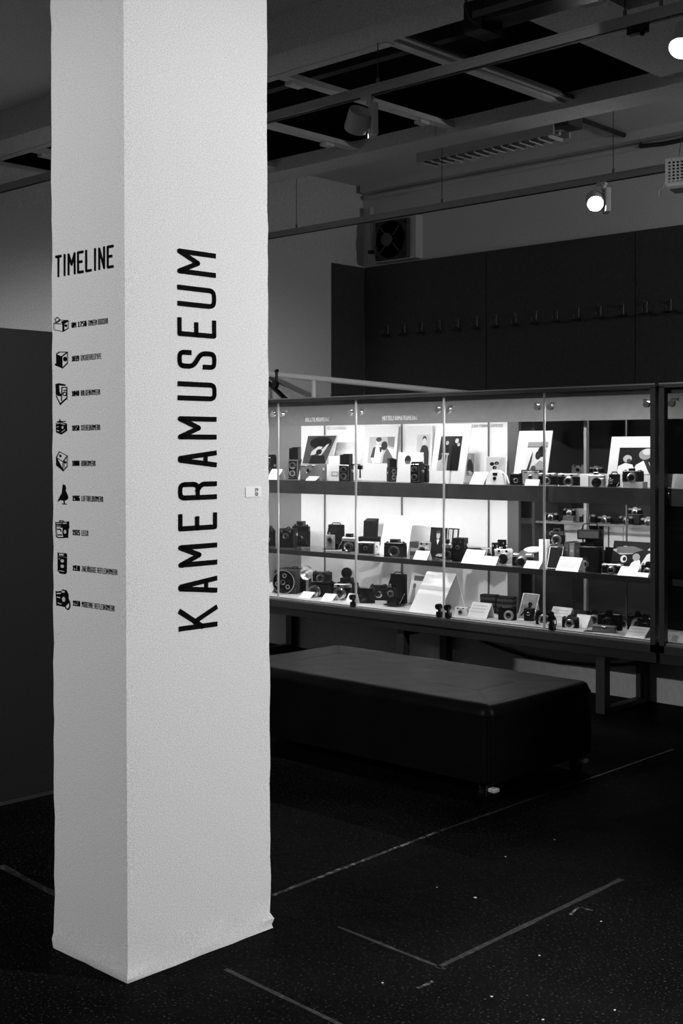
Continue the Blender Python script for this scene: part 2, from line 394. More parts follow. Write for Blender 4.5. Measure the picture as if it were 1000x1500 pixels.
mb = MB(); mb.cyl((XW + .05, YB - .03, 3.86), (5, YB - .03, 3.86), .022, 10); mb.box(XW, 5, YB - .1, YB - .0, 3.90, 3.97)
struct('trim_2', mb, M('cornice_paint', .6, .7), 'painted cornice and pipe along the top of the back wall')
# parapet wall and raised landing behind the showcase
pw = M('parapet_paint', .66, .85, noise=.1, nscale=30, bump=.1, bscale=50)
struct('wall_parapet', MB().box(XW, 5, 6.93, 6.99, 0, .43), pw, 'grey plastered parapet wall under the showcase')
struct('floor_landing', MB().box(XW, -5.1, 6.99, YB - .05, .85, 1.0), pw, 'raised stair landing behind the showcase')
# partition
pt = at_Z(40, 1172, 0)
pr = thing('partition_panel', 'tall charcoal partition panel standing behind the white column', 'partition', (pt.x, 0, 0))
MB().box(-.09, 0, 1.2, 4.05, .02, 2.08).build('panel', PART, pr)
MB().box(-.085, -.005, 1.2, 4.05, 0, .022).build('base_strip', DARKM, pr)
MB().box(-.092, .002, 1.2, 4.052, 2.075, 2.085).build('top_cap', PART, pr)

# ================================================================== COLUMN
c0 = at_Z(187, 1440, 0); XC, YC = c0.x, c0.y
yr = at_X(397, 1362, XC).y; xl = at_Y(80, 1390, YC).x
W1, W2 = XC - xl, yr - YC            # left face width, right face width
col = thing('column', 'white plastered square column with black lettering on two faces', 'column', (XC, YC, 0))
col['kind'] = 'structure'; col.rotation_euler = (.0030, -.0033, 0)
def column_mesh():
    v = []; f = []; zs = [0, .012, .03, .05] + [.05 + .06 * k for k in range(1, 65)]; zs = [z for z in zs if z < 3.78] + [3.78]
    side = []
    def edge(a, b, n): return [(a[0] + (b[0]-a[0])*k/n, a[1] + (b[1]-a[1])*k/n, k == 0) for k in range(n)]
    cs = [(0, 0), (0, W2), (-W1, W2), (-W1, 0)]
    base = edge(cs[0], cs[1], 10) + edge(cs[1], cs[2], 7) + edge(cs[2], cs[3], 10) + edge(cs[3], cs[0], 7)
    cx, cy = -W1/2, W2/2; m = len(base)
    for i, z in enumerate(zs):
        fl_ = .004 if z < .013 else .003 if z < .04 else .001 if z < .06 else 0
        for x, y, corner in base:
            k = fl_ + (random.uniform(-.004, .004) if z < .06 else 0)
            jx = random.uniform(-.0022, .0006) if corner else random.uniform(-.0006, .0006)
            sx, sy = (1 if x > cx + 1e-6 else -1), (1 if y > cy + 1e-6 else -1)
            onx = abs(x) < 1e-6 or abs(x + W1) < 1e-6; ony = abs(y) < 1e-6 or abs(y - W2) < 1e-6
            v.append((x + (sx * (k + jx) if onx else 0), y + (sy * (k + jx) if ony else 0), z))
    for i in range(len(zs) - 1):
        for k in range(m):
            j = (k+1) % m; f.append((i*m+k, i*m+j, (i+1)*m+j, (i+1)*m+k))
    f += [tuple(reversed(range(m))), tuple(range((len(zs)-1)*m, len(zs)*m))]
    mb = MB(); mb.add(v, f); return mb
column_mesh().build('shaft', PLASTER, col, 30)
# big lettering on the right face: baseline vertical, tops of letters toward -Y
E_ = .0015
ya = at_X(263.8, 640, XC).y - YC; yb_ = at_X(320, 640, XC).y - YC
LH = yb_ - ya
mb = MB()
for ch, y0, y1 in zip('KAMERAMUSEUM', (921.5, 871, 829.5, 777, 732.5, 685, 644, 587.5, 541, 494.5, 451, 404), (890, 846.5, 797, 752, 706, 660.5, 610.5, 560, 514, 467.5, 420.5, 368)):
    za, zb = at_X(292, y0, XC).z, at_X(292, y1, XC).z
    glyph(mb, ch, lambda a, b, t, za=za: (E_ + t, yb_ - b, za + a), zb - za, LH, .0150, 0, .001)
mb.build('title_lettering', INK, col, 0)
# left face: x runs from -W1 to 0, normal -Y
def LF(px, py): p = at_Y(px, py, YC); return p.x - XC, p.z
def face(x0, z0): return lambda a, b, t: (x0 + a, -E_ - t, z0 + b)
x0, z0 = LF(86, 408); x1, _ = LF(172, 395); z1 = LF(86, 376)[1]
mb = MB(); hh = z1 - z0; n = 7; tot = x1 - x0
wd = tot / (7.4); text(mb, 'TIMELINE', face(x0, z0 + .004), 0, wd * .78, hh, .0078, wd * .25)
mb.build('heading_lettering', INK, col, 0)
rows = [(476, 'UM', '1750', 'CAMERA OBSCURA', 163), (525, '', '1839', 'DAGUERREOTYPE', 153), (576, '', '1840', 'BALGENKAMERA', 151), (626.5, '', '1850', 'STEREOKAMERA', 151),
        (678, '', '1888', 'BOXKAMERA', 144), (729, '', '1906', 'LUFTBILDKAMERA', 155), (779, '', '1925', 'LEICA', 133), (831, '', '1930', 'ZWEIÄUGIGE REFLEXKAMERA', 175), (882.5, '', '1950', 'MODERNE REFLEXKAMERA', 171)]
for (py, um, yr_, tx, pend) in rows:
    xs0, zc = LF(109.5, py); xe = LF(pend, py)[0]; hh = .0165
    s_ = (um + ' ' if um else '') + yr_
    mb = MB(); nb = len(s_.replace(' ', '')); ln = LF(120.5 + (11 if um else 0), py)[0] - xs0
    cw = ln / (nb + (.6 if um else 0))
    text(mb, s_, face(xs0, zc - hh/2), 0, cw * .74, hh, .0027, cw * .26)
    xs1 = xs0 + ln + .008; nt_ = sum(.75 if c == ' ' else .45 + .3 if c == 'I' else 1.55 if c in 'MW' else 1.3 for c in tx); cw = (xe - xs1) / nt_
    text(mb, tx, face(xs1, zc - hh/2), 0, cw, hh, .0013, cw * .3)
    mb.build('caption_lettering', INK, col, 0)
# pictograms: polygons (filled) and strokes in a 0..1 square
def picto(px0, px1, py0, py1, fills, strokes, sw=.0022, cuts=()):
    xa, zb = LF(px0, py1); xb, zt = LF(px1, py0); mb = MB()
    for p in fills: mb.prism([(xa + (xb-xa)*x, zb + (zt-zb)*y) for x, y in p], 'y', -E_ - .0008, -E_)
    for st in strokes:
        pts = [Vector((xa + (xb-xa)*x, zb + (zt-zb)*y)) for x, y in st]
        for a, b in zip(pts[:-1], pts[1:]):
            d = (b - a)
            if d.length < 1e-6: continue
            d.normalize(); nn = Vector((-d.y, d.x)) * sw/2; a2 = a - d*sw/2; b2 = b + d*sw/2
            mb.prism([(q.x, q.y) for q in (a2-nn, b2-nn, b2+nn, a2+nn)], 'y', -E_ - .001, -E_)
    o = mb.build('pictogram', INK, col, 0)
    if cuts:
        mb = MB()
        for p in cuts: mb.prism([(xa + (xb-xa)*x, zb + (zt-zb)*y) for x, y in p], 'y', -E_ - .0022, -E_)
        mb.build('pictogram_cutout', M('cutout_print', .55, .85), o, 0)  # plaster-coloured cutouts laid over the black print
    return o
circ = lambda cx, cy, rx, ry, n=12: [(cx + rx*math.cos(2*math.pi*k/n), cy + ry*math.sin(2*math.pi*k/n)) for k in range(n)]
ring_ = lambda *a: circ(*a) + circ(*a)[:1]
box3 = [[(.0,.62),(.0,.2),(.62,.02),(.62,.5),(0,.62)], [(.62,.5),(1,.68),(1,.2),(.62,.02)], [(0,.62),(.42,.8),(1,.68)]]
picto(83.5, 104.5, 462, 487, [circ(.83,.38,.07,.09), [(.62,.5),(.7,.53),(.7,.06),(.62,.02)], [(.5,.66),(.9,.75),(1,.68),(.62,.5)]], box3 + [[(.2,.62),(.05,.88),(.25,1),(.42,.8),(.2,.62)]], .0016)
picto(85, 103, 514, 540, [[(.1,.9),(.55,.72),(.55,.1),(.1,.3)], circ(.8,.55,.13,.14), [(0,.35),(0,.22),(.6,0),(.6,.1)]], [[(.1,.9),(.35,1),(1,.95),(.55,.72)], [(1,.95),(1,.3),(.58,.02)], [(.55,.72),(.55,.06)]], .002)
picto(86, 102, 560, 593, [[(0,.97),(.25,1),(.3,.62),(.55,.4),(.2,.42),(0,.55)], [(.3,1),(.85,.93),(.85,.86),(.3,.9)], [(.35,.08),(.95,.26),(.95,.32),(.35,.0)]], [[(0,.95),(.05,.4),(.4,.02)], [(.55,.8),(1,.8),(1,.25)], [(.55,.8),(.5,.2)], ring_(.8,.5,.16,.08), [(.7,.66),(.95,.66)]], .0024)
picto(86, 101.5, 613, 636, [[(0,.75),(.4,.85),(1,.7),(1,.25),(.45,0),(0,.15)], [(.3,.85),(.36,1.),(.42,.84)]], [[(.35,.8),(.35,1)], [(.1,.85),(.9,.85)]], .002, [[(.1,.72),(.42,.78),(.42,.73),(.1,.67)], [(.5,.75),(.9,.66),(.9,.61),(.5,.69)], circ(.68,.45,.1,.1,10), [(.08,.5),(.3,.53),(.3,.49),(.08,.46)], [(.1,.3),(.35,.25),(.35,.2),(.1,.25)], [(.55,.15),(.9,.32),(.9,.28),(.55,.11)]])
picto(86, 102, 661, 689, [[(0,.7),(0,.28),(.6,0),(.62,.05)], circ(.38,.78,.08,.07), circ(.8,.45,.1,.06)], [[(0,.7),(.3,1),(1,.78),(.62,.48),(0,.7)], [(1,.78),(1,.25),(.6,0)], [(0,.7),(.6,.05)], [(.62,.48),(.6,.0)], [(.7,.55),(.7,.2)]], .002)
picto(87, 103, 709, 737, [[(.55,1),(.72,.97),(.8,.82),(.74,.72),(.95,.45),(.85,.22),(.6,.16),(.25,.2),(0,.08),(.12,.2),(.45,.55),(.5,.8)], circ(.85,.35,.14,.12), [(.6,.18),(.66,.18),(.68,.02),(.62,.02)]], [[(.45,.0),(.85,.0)]], .002)
picto(85, 104, 763, 787, [[(0,.9),(.7,.95),(1,1),(1,.6),(.55,.6),(0,.66)], [(.55,.6),(.95,.6),(.9,.05),(.6,.05),(.52,.3)]], [[(0,.9),(.03,.1),(.1,.03),(.6,.05)], [(.1,.5),(.35,.52),(.4,.38)], [(.12,.18),(.45,.2)], [(.3,.9),(.3,1),(.6,1)]], .0026, [[(.08,.85),(.5,.87),(.5,.83),(.08,.8)], [(.6,.88),(.9,.92),(.9,.86),(.6,.82)], circ(.76,.38,.1,.12,10), [(.1,.72),(.45,.7),(.45,.67),(.1,.69)]])
picto(88, 101, 810, 839, [[(0,.95),(.1,1),(.9,1),(1,.95),(1,.82),(0,.82)], [(0,.8),(1,.8),(.95,.1),(.8,0),(.2,0),(.05,.1)]], [[(0,1),(0,.1)]], .002, [[(.2,.96),(.7,.96),(.7,.87),(.2,.87)], circ(.55,.62,.2,.08,10), circ(.55,.36,.2,.08,10), [(.15,.72),(.3,.73),(.3,.70),(.15,.69)], [(.2,.15),(.75,.13),(.75,.1),(.2,.12)]])
picto(85, 105, 864, 890, [[(0,.85),(.35,.9),(.5,1),(.75,.98),(.88,.8),(.9,.35),(.6,.12),(.05,.15)], ], [ring_(.82,.28,.18,.26), [(0,.85),(.05,.15)]], .003, [[(.45,.93),(.68,.93),(.68,.85),(.45,.83)], [(.08,.78),(.4,.82),(.4,.76),(.08,.72)], [(.1,.6),(.35,.58),(.35,.53),(.1,.55)], circ(.6,.5,.12,.13,10), [(.15,.3),(.45,.26),(.45,.22),(.15,.26)]])
# sticker (white strip; its code left blank)
st = [at_X(x, y, XC) for x, y in ((362, 714.5), (384.5, 728))]
ys0, ys1 = st[0].y - YC, st[1].y - YC; zz1, zz0 = st[0].z, st[1].z
sk_ = MB().prism([(ys0, zz0), (ys1, zz0), (ys1, zz1), (ys0, zz1)], 'x', E_ + .001, 0).build('sticker', WHITEV, col, 0)
mb = MB(); um = ys0 + (ys1-ys0)*.60; mid = (zz0 + zz1) / 2
glyph(mb, '6', lambda a, b, t: (E_ + .0012 + t, um + .013 - b, mid - .012 + a), .011, .013, .0024, 0, .0006)
glyph(mb, '2', lambda a, b, t: (E_ + .0012 + t, um + .013 - b, mid + .001 + a), .011, .013, .0024, 0, .0006)
mb.build('sticker_number', G(.12), sk_, 0)

# ================================================================== BENCH
b0 = at_Z(715, 1178, 0); BX1, BY0 = b0.x + .03, b0.y - .03; BX0, BY1 = -4.98, 5.24
bench = thing('padded_bench', 'long black leather padded bench on castors in front of the showcase', 'bench', ((BX0+BX1)/2, (BY0+BY1)/2, 0))
hw, hd = (BX1-BX0)/2, (BY1-BY0)/2
MB().rbox(-hw + .001, hw - .001, -hd + .001, hd - .001, .088, .40, .05, .006, 5).build('side_upholstery', LEATHER, bench)
def bench_top():
    """pillow-edged top with shallow creases"""
    nx, ny = 110, 54; v = []; f = []
    for j in range(ny + 1):
        for i in range(nx + 1):
            x = -hw + 2*hw*i/nx; y = -hd + 2*hd*j/ny
            rc = .05; qx, qy = abs(x) - (hw - rc), abs(y) - (hd - rc); e = min(hw - abs(x), hd - abs(y))
            if qx > 0 and qy > 0:
                m_ = max(qx, qy); L_ = math.hypot(qx, qy); x = math.copysign(hw - rc + qx*m_/L_, x); y = math.copysign(hd - rc + qy*m_/L_, y); e = rc - m_
            t_ = max(0., 1 - e/.045); z = .437 - .045 * (1 - math.sqrt(max(0, 1 - t_*t_)))
            b = .26
            if abs(max(abs(x) - (hw - b), abs(y) - (hd - b))) < .012: z -= .0035          # piped seam frame
            if abs((hw - abs(x)) - (hd - abs(y))) < .012 and e < b: z -= .003            # mitres
            z += .0016*math.sin(x*7 + y*16 + 3*math.sin(y*5 - x*3)) * max(0, math.sin(x*4.1 + y*6)) ** 2 + .0004*math.sin(x*31 - y*23)
            v.append((x, y, z))
    for j in range(ny):
        for i in range(nx):
            a = j*(nx+1)+i; f.append((a, a+1, a+nx+2, a+nx+1))
    mb = MB(); mb.add(v, f)
    rim = [j*(nx+1) for j in range(0)]
    per = [i for i in range(nx+1)] + [(j+1)*(nx+1)-1 for j in range(1, ny+1)] + [ny*(nx+1)+i for i in range(nx-1, -1, -1)] + [j*(nx+1) for j in range(ny-1, 0, -1)]
    lo = len(v); mb.add([(v[i][0], v[i][1], .385) for i in per], []); n = len(per)
    for k in range(n): mb.f.append((per[k], lo + k, lo + (k+1) % n, per[(k+1) % n]))
    return mb
bench_top().build('seat_pad', LEATHER, bench, 50)
for sx in (-1, 1):
    for sy in (-1, 1):
        x, y = sx*hw, sy*hd
        MB().tube([(x - sx*.0155, y - sy*.0155, .10), (x - sx*.0155, y - sy*.0155, .39)], .006, 6).build('corner_seam', LEATHER, bench)
for sx in (-1, 1):
    for sy in (-1, 1):
        cxx, cyy = sx*(hw-.06), sy*(hd-.06)
        mb = MB(); mb.box(cxx-.03, cxx+.03, cyy-.03, cyy+.03, .082, .092); mb.cyl((cxx, cyy, .075), (cxx, cyy, .094), .016, 12)
        mb.box(cxx-.02, cxx-.015, cyy-.03, cyy+.02, .03, .08); mb.box(cxx+.015, cxx+.02, cyy-.03, cyy+.02, .03, .08)
        cst = mb.build('castor', M('castor_steel', .05, .4, metal=.5), bench)
        MB().cyl((cxx-.013, cyy-.01, .038), (cxx+.013, cyy-.01, .038), .038, 20).build('wheel', BLACKE, cst)
        MB().rbox(cxx+.022, cxx+.062, cyy-.026, cyy+.012, .050, .068, .006).build('brake_lever', M('lever_grey', .6, .4), cst)
        MB().cyl((cxx+.02, cyy-.01, .038), (cxx+.024, cyy-.01, .038), .006, 8).build('axle_nut', CHROME, cst)

# ================================================================== SHOWCASES
YG = 6.40; YI = 6.42; YP = 6.90
ZT, ZBOT, ZD = 1.93, .405, .465        # top, underside, deck
ZU, ZM = 1.33, .815                   # upper and middle shelf surfaces
PX = lambda px, Y=YG: at_Y(px, 660, Y).x
joints = [PX(966) - .7815 * k for k in range(0, 6)]   # right end first
CR, CL = joints[0] - .012, joints[5]
def showcase(name, label, x0, x1, js, white=None, grey=None, lit=True):
    c = thing(name, label, 'showcase', ((x0+x1)/2, 0, 0)); mx = (x0+x1)/2
    def P(mb, nm, mat, par=None): mb.X = Matrix.Translation((-mx, 0, 0)) @ mb.X; mb.v = [(p[0]-mx, p[1], p[2]) for p in mb.v]; return mb.build(nm, mat, par or c)
    P(MB().box(x0, x1, YG - .03, YP + .02, ZT - .025, ZT), 'top_board', ALUD)
    P(MB().box(x0, x1, YG - .034, YG - .028, ZT - .006, ZT + .002), 'top_edge_strip', ALU)
    P(MB().box(x0, x1, 6.438, 6.45, ZT - .056, ZT - .024), 'top_fascia', ALUD)
    P(MB().box(x0, x1, YG - .02, YP + .02, ZBOT - .06, ZBOT), 'base_frame', DARKM)
    P(MB().box(x0, x1, YG - .005, YP, ZBOT, ZD - .004), 'deck', M('deck_white', .53, .6, noise=.08, nscale=15))
    P(MB().box(x0, x1, YG - .03, YG - .018, ZBOT - .005, ZD - .018), 'front_rail', ALUD)
    P(MB().box(x0, x1, YG - .016, YG - .012, ZBOT, ZD - .006), 'front_rail', ALU)
    P(MB().box(x0, x1, YG + .008, YG + .02, ZBOT, ZD + .0), 'front_rail', ALUD)
    for xx, s in ((x0, 1), (x1, -1)):
        P(MB().box(min(xx, xx+s*.032), max(xx, xx+s*.032), YG - .03, YG + .012, ZBOT, ZT - .02), 'corner_post', ALUD)
        P(MB().box(min(xx, xx+s*.006), max(xx, xx+s*.006), YG + .012, YP, ZD, ZT - .03), 'end_glass', GLASS)
        P(MB().box(min(xx, xx+s*.03), max(xx, xx+s*.03), YP - .03, YP + .01, ZBOT, ZT - .02), 'corner_post', ALUD)
    for a, b in zip(js[:-1], js[1:]):
        lo, hi = min(a, b), max(a, b); lo = max(lo, x0 + .02); hi = min(hi, x1 - .02)
        g = P(MB().box(lo + .002, hi - .002, YG - .003, YG + .003, ZD - .02, ZT - .03), 'glass_pane', GLASS)
        for e, s in ((lo, 1), (hi, -1)):
            P(MB().box(min(e+s*.0015, e+s*.0062), max(e+s*.0015, e+s*.0062), YG - .005, YG + .005, ZD - .02, ZT - .03), 'pane_edge', GEDGE, g)
            xx = e + s*.047
            mb = MB(); mb.cyl((xx, YG + .004, ZT - .115), (xx, YG - .018, ZT - .115), .019, 16); mb.box(xx-.012, xx+.03*s, YG + .004, YG + .02, ZT - .10, ZT - .085)
            P(mb, 'pane_clamp', CHROME, g)
    for (a, b, m) in ((white or []) + (grey or [])):
        P(MB().box(a, b, YP - .012, YP, ZD, 1.742), 'back_panel', m)
    P(MB().box(x0 + .01, x1 - .01, YP - .014, YP, 1.742, ZT - .025), 'header_board', M('header_grey', .17, .6, noise=.1, nscale=20))
    # shelves
    u = P(MB().box(x0 + .03, x1 - .03, 6.45, YP - .016, ZU - .018, ZU), 'upper_shelf', SHELFM)
    P(MB().box(x0 + .03, x1 - .03, 6.436, 6.45, ZU - .095, ZU + .002), 'shelf_valance', SHELFM, u)
    m_ = P(MB().box(x0 + .03, x1 - .03, 6.462, YP - .016, ZM - .010, ZM), 'glass_shelf', GLASS)
    P(MB().box(x0 + .03, x1 - .03, 6.448, 6.462, ZM - .032, ZM + .003), 'shelf_front_rail', M('shelf_rail', .05, .35, metal=.4), m_)
    # strip lamps under the top and under the upper shelf
    k = 0
    for a, b in zip(js[:-1], js[1:]):
        lo, hi = min(a, b), max(a, b)
        for (yy, zz, en) in ((6.47, ZT - .032, LAMP_TOP), (6.475, ZU - .024, LAMP_MID)):
            t = P(MB().box(lo + .06, hi - .06, yy - .012, yy + .012, zz - .014, zz), 'strip_lamp', LAMPW)
            P(MB().box(lo + .07, hi - .07, yy - .008, yy + .008, zz - .017, zz - .013), 'diffuser', emis('strip_diffuser', 6) if lit else WHITEP, t)
            if lit:
                area('strip_light', ((lo+hi)/2, yy, zz - .03), ((lo+hi)/2, yy + .10, zz - .5), en, .66, .02)
    return c, P
LAMP_TOP, LAMP_MID = 3.6, 3.2
XPW0, XPW1 = at_Y(441, 660, YP - .012).x, at_Y(744, 660, YP - .012).x
sc, P1 = showcase('display_showcase', 'long glass display showcase of old cameras on dark steel legs', CL, CR, joints,
    white=[(XPW0, at_Y(588, 660, YP).x, PANEL), (at_Y(588, 660, YP).x + .003, XPW1, PANEL)], grey=[(CL + .03, XPW0, PANELG)])
P1(MB().box(XPW1, XPW1 + .09, YP - .02, YP + .01, ZD, 1.742), 'back_post', M('post_grey', .10, .5))
P1(MB().box(XPW1 + .09, CR - .03, YP - .006, YP, ZD, 1.742), 'back_glass', GLASS)
for px in (475, 588, 715):
    x = at_Y(px, 760, YP - .02).x; P1(MB().box(x - .004, x + .004, YP - .022, YP - .012, ZD, 1.742), 'shelf_upright', M('upright', .12, .4, metal=.3))
for px in (861, 917):
    x = at_Y(px, 760, YP - .02).x; P1(MB().box(x - .004, x + .004, YP - .022, YP - .012, ZD, 1.742), 'shelf_upright', M('upright', .12, .4))
# door locks at the foot of the panes
for px in (517.5, 643.5, 656.5, 808.5):
    x = at_Y(px, 880, YG - .01).x; mb = MB()
    mb.cyl((x, YG - .003, .530), (x, YG - .035, .530), .019, 14); mb.box(x - .006, x + .006, YG - .02, YG - .003, .490, .525); mb.rbox(x - .016, x + .016, YG - .03, YG + .01, .463, .497, .004)
    P1(mb, 'door_lock', BLACKE)
# frames of steel legs
for X in (-3.95, -5.5, -7.05):
    for y in (6.40, 6.86):
        P1(MB().box(X - .03, X + .03, y, y + .06, .0, ZBOT - .058), 'leg', M('leg_steel', .03, .5))
    P1(MB().box(X - .03, X + .03, 6.46, 6.86, .0, .03), 'foot_rail', M('leg_steel', .03, .5))
    P1(MB().box(X - .03, X + .03, 6.46, 6.86, ZBOT - .10, ZBOT - .06), 'cross_rail', M('leg_steel', .03, .5))
# lettering on the glass and on the header
def ylet(s, pxa, pxb, pyb, hpx, Y, mat, name, sw=.005):
    a, b = at_Y(pxa, pyb, Y), at_Y(pxb, pyb, Y); ht = hpx * dist(a) / F; mb = MB()
    nn = sum(.6 if c == ' ' else .65 if c == 'I' else 1.42 if c in 'MW' else 1.2 for c in s); cw = (b.x - a.x) / nn
    text(mb, s, lambda p, q, t: (a.x + p, Y - t, a.z + q), 0, cw, ht, min(sw, cw*.34), cw*.2)
    return P1(mb, name, mat)
ylet('ROLLFILMKAMERAS', 447, 482.5, 618, 6.2, YG - .0035, WHITEV, 'window_lettering', .006)
ylet('MITTELFORMATKAMERAS', 560, 611.5, 616, 6.6, YG - .0035, WHITEV, 'window_lettering', .006)
ylet('MEDIUM FORMAT CAMERAS', 686, 736, 626.5, 4.6, YP - .013, G(.35), 'panel_lettering', .003)
ylet('ROLL FILM CAMERAS', 479, 506, 629.5, 4.2, YP - .013, G(.55), 'panel_lettering', .002)

CR2 = joints[0] + .012
sc2, P2 = showcase('neighbouring_showcase', 'second glass showcase joined to the end of the long one', CR2, CR2 + 2.4, [CR2 - .01, CR2 + .79, CR2 + 1.57, CR2 + 2.4], lit=False)
P2(MB().box(CR2 + .03, CR2 + 2.37, YP - .012, YP, ZD, 1.742), 'back_panel', M('panel_dark', .03, .6))
for X in (CR2 + .5, CR2 + 1.9):
    for y in (6.40, 6.86): P2(MB().box(X - .03, X + .03, y, y + .06, 0, ZBOT - .058), 'leg', M('leg_steel', .03, .5))

# rear vitrine seen through the clear back
rv = thing('rear_vitrine', 'dark glass vitrine seen through the clear back of the showcase', 'vitrine', (0, 0, 0))
RX0, RX1, RY0, RY1 = -4.86, -3.30, 7.02, 7.50
MB().box(RX0, RX1, RY0, RY1, .0, .42).build('plinth', PART, rv)
MB().box(RX0, RX1, RY1 - .02, RY1, .42, 1.90).build('back_board', M('vitrine_back', .035, .5), rv)
MB().box(RX0, RX1, RY0, RY1, 1.88, 1.91).build('top_board', PART, rv)
for x in (RX0, RX1 - .02): MB().box(x, x + .02, RY0, RY1 - .02, .42, 1.88).build('side_board', M('vitrine_side', .12, .5), rv)
for z in (1.075, 1.40):
    sh = MB().box(RX0 + .02, RX1 - .02, RY0 + .02, RY1 - .02, z - .008, z).build('glass_shelf', GLASS, rv)
    MB().box(RX0 + .02, RX1 - .02, RY0 + .012, RY0 + .02, z - .012, z + .002).build('shelf_front_edge', M('rear_edge', .3, .3), sh)
xq = at_Y(857, 660, RY0).x
MB().box(xq - .01, xq + .01, RY0 - .004, RY0 + .004, .42, 1.88).build('glass_joint', GEDGE, rv)
for (a, b) in ((826, 852), (884, 890), (892, 912), (913, 955)):
    p0, p1 = at_Y(a, 796, RY0 + .2), at_Y(b, 774, RY0 + .2); MB().box(p0.x, p1.x, RY0 + .2, RY0 + .206, 1.02 - .13, 1.06).build('label_panel', CARD, rv)

# ================================================================== EXHIBITS
ZS_ = {'u': ZU, 'm': ZM, 'd': ZD - .004}
def spotxy(px, py, sh, Y=None):
    z = ZS_[sh]
    if Y is None or sh in 'md':      # the foot of the thing on the shelf gives its depth
        g = Y; Y = min(max(at_Z(px, py, z).y, 6.50), 6.80)
        if g: Y = (Y + g) / 2
    p = at_Y(px, py, Y); return (p.x, p.y, z), dist(p) / F      # location and metres per pixel
FACE = 37.6
def width(wpx, mpp, rot): return wpx * mpp / max(.45, math.cos(R(FACE - rot)))

def lens(par, x, z, y0, r, ln, mat=None, name='lens'):
    mat = mat or CHROME
    prof = [(0, r*1.08), (ln*.25, r*1.08), (ln*.27, r*.94), (ln*.6, r*.94), (ln*.62, r), (ln*.97, r), (ln, r*.94), (ln, r*.74), (ln*.80, r*.66)]
    o = MB().lathe(prof, (x, y0 + .002, z), (0, -1, 0), 18).build(name, mat, par)
    MB().lathe([(ln*.78, r*.66), (ln*.86, r*.5), (ln*.9, r*.2), (ln*.905, .0005)], (x, y0 + .002, z), (0, -1, 0), 14).build('lens_glass', LENSG, o)
    return o
def slr(name, label, px, py, sh, wpx, hpx, rot=28, top=None, body=None, hump='prism', lr=.30, ll=.5, lm=None, ldx=0, Y=None, cat='camera', group=None, z_up=0, strap=False):
    """body with leatherette, top plate, viewfinder, dials and lens; front faces -Y"""
    loc, mpp = spotxy(px, py, sh, Y); w = width(wpx, mpp, rot); h = hpx * mpp; d = min(.36 * w, .06)
    loc = (loc[0], loc[1], loc[2] + z_up)
    top = top or SILVER; body = body or BLACKL
    c = thing(name, label, cat, loc, R(rot), group)
    hb = h * (.60 if hump != 'none' else .74); ht = h * (.80 if hump != 'none' else .96)
    MB().rbox(-w/2, w/2, -d/2, d/2, 0, hb, d*.32, .002).build('body', body, c)
    MB().rbox(-w/2*.985, w/2*.985, -d/2*.97, d/2*.97, hb - .001, ht, d*.30, .003).build('top_plate', top, c)
    MB().rbox(-w/2, w/2, -d/2*1.01, d/2*1.01, 0, h*.08, d*.32, .001).build('bottom_plate', top, c)
    if hump == 'prism':
        MB().prism([(-w*.17, ht - .002), (w*.17, ht - .002), (w*.13, h*.93), (w*.06, h), (-w*.06, h), (-w*.13, h*.93)], 'y', -d*.52, d*.42).build('prism_housing', top, c)
    elif hump == 'finder':
        MB().rbox(-w*.20, w*.10, -d*.3, d*.3, ht - .002, h, d*.1).build('viewfinder', top, c)
        MB().box(-w*.16, w*.06, -d*.31, -d*.29, ht + (h-ht)*.25, h - (h-ht)*.2).build('viewfinder_window', LENSG, c)
    elif hump == 'cube':
        f = MB(); f.box(-w*.22, w*.20, -d*.4, d*.4, ht - .002, h); f.build('viewfinder', GREYD, c)
        MB().box(-w*.17, w*.15, -d*.42, -d*.39, ht + .003, h - .004).build('viewfinder_window', LENSG, c)
    else:
        MB().box(-w*.30, -w*.16, -d*.5, -d*.46, hb + (ht-hb)*.2, ht - (ht-hb)*.2).build('viewfinder_window', LENSG, c)
        MB().box(w*.12, w*.24, -d*.5, -d*.46, hb + (ht-hb)*.2, ht - (ht-hb)*.2).build('rangefinder_window', LENSG, c)
    for xx, rr in ((-w*.36, .055), (w*.36, .06), (w*.25, .03)):
        MB().cyl((xx, 0, ht - .001), (xx, 0, ht + h*.07), w*rr, 12).build('dial', top, c)
    lens(c, ldx*w, hb*.52, -d/2, min(w*lr*.62, h*.36), max(.012, w*.30*ll), lm)
    if strap:
        MB().tube([(w/2, 0, hb), (w*.62, -.01, h*.4), (w*.66, -.02, .006), (w*.4, -d*1.1, .004)], .004, 6).build('strap', BLACKL, c)
    return c
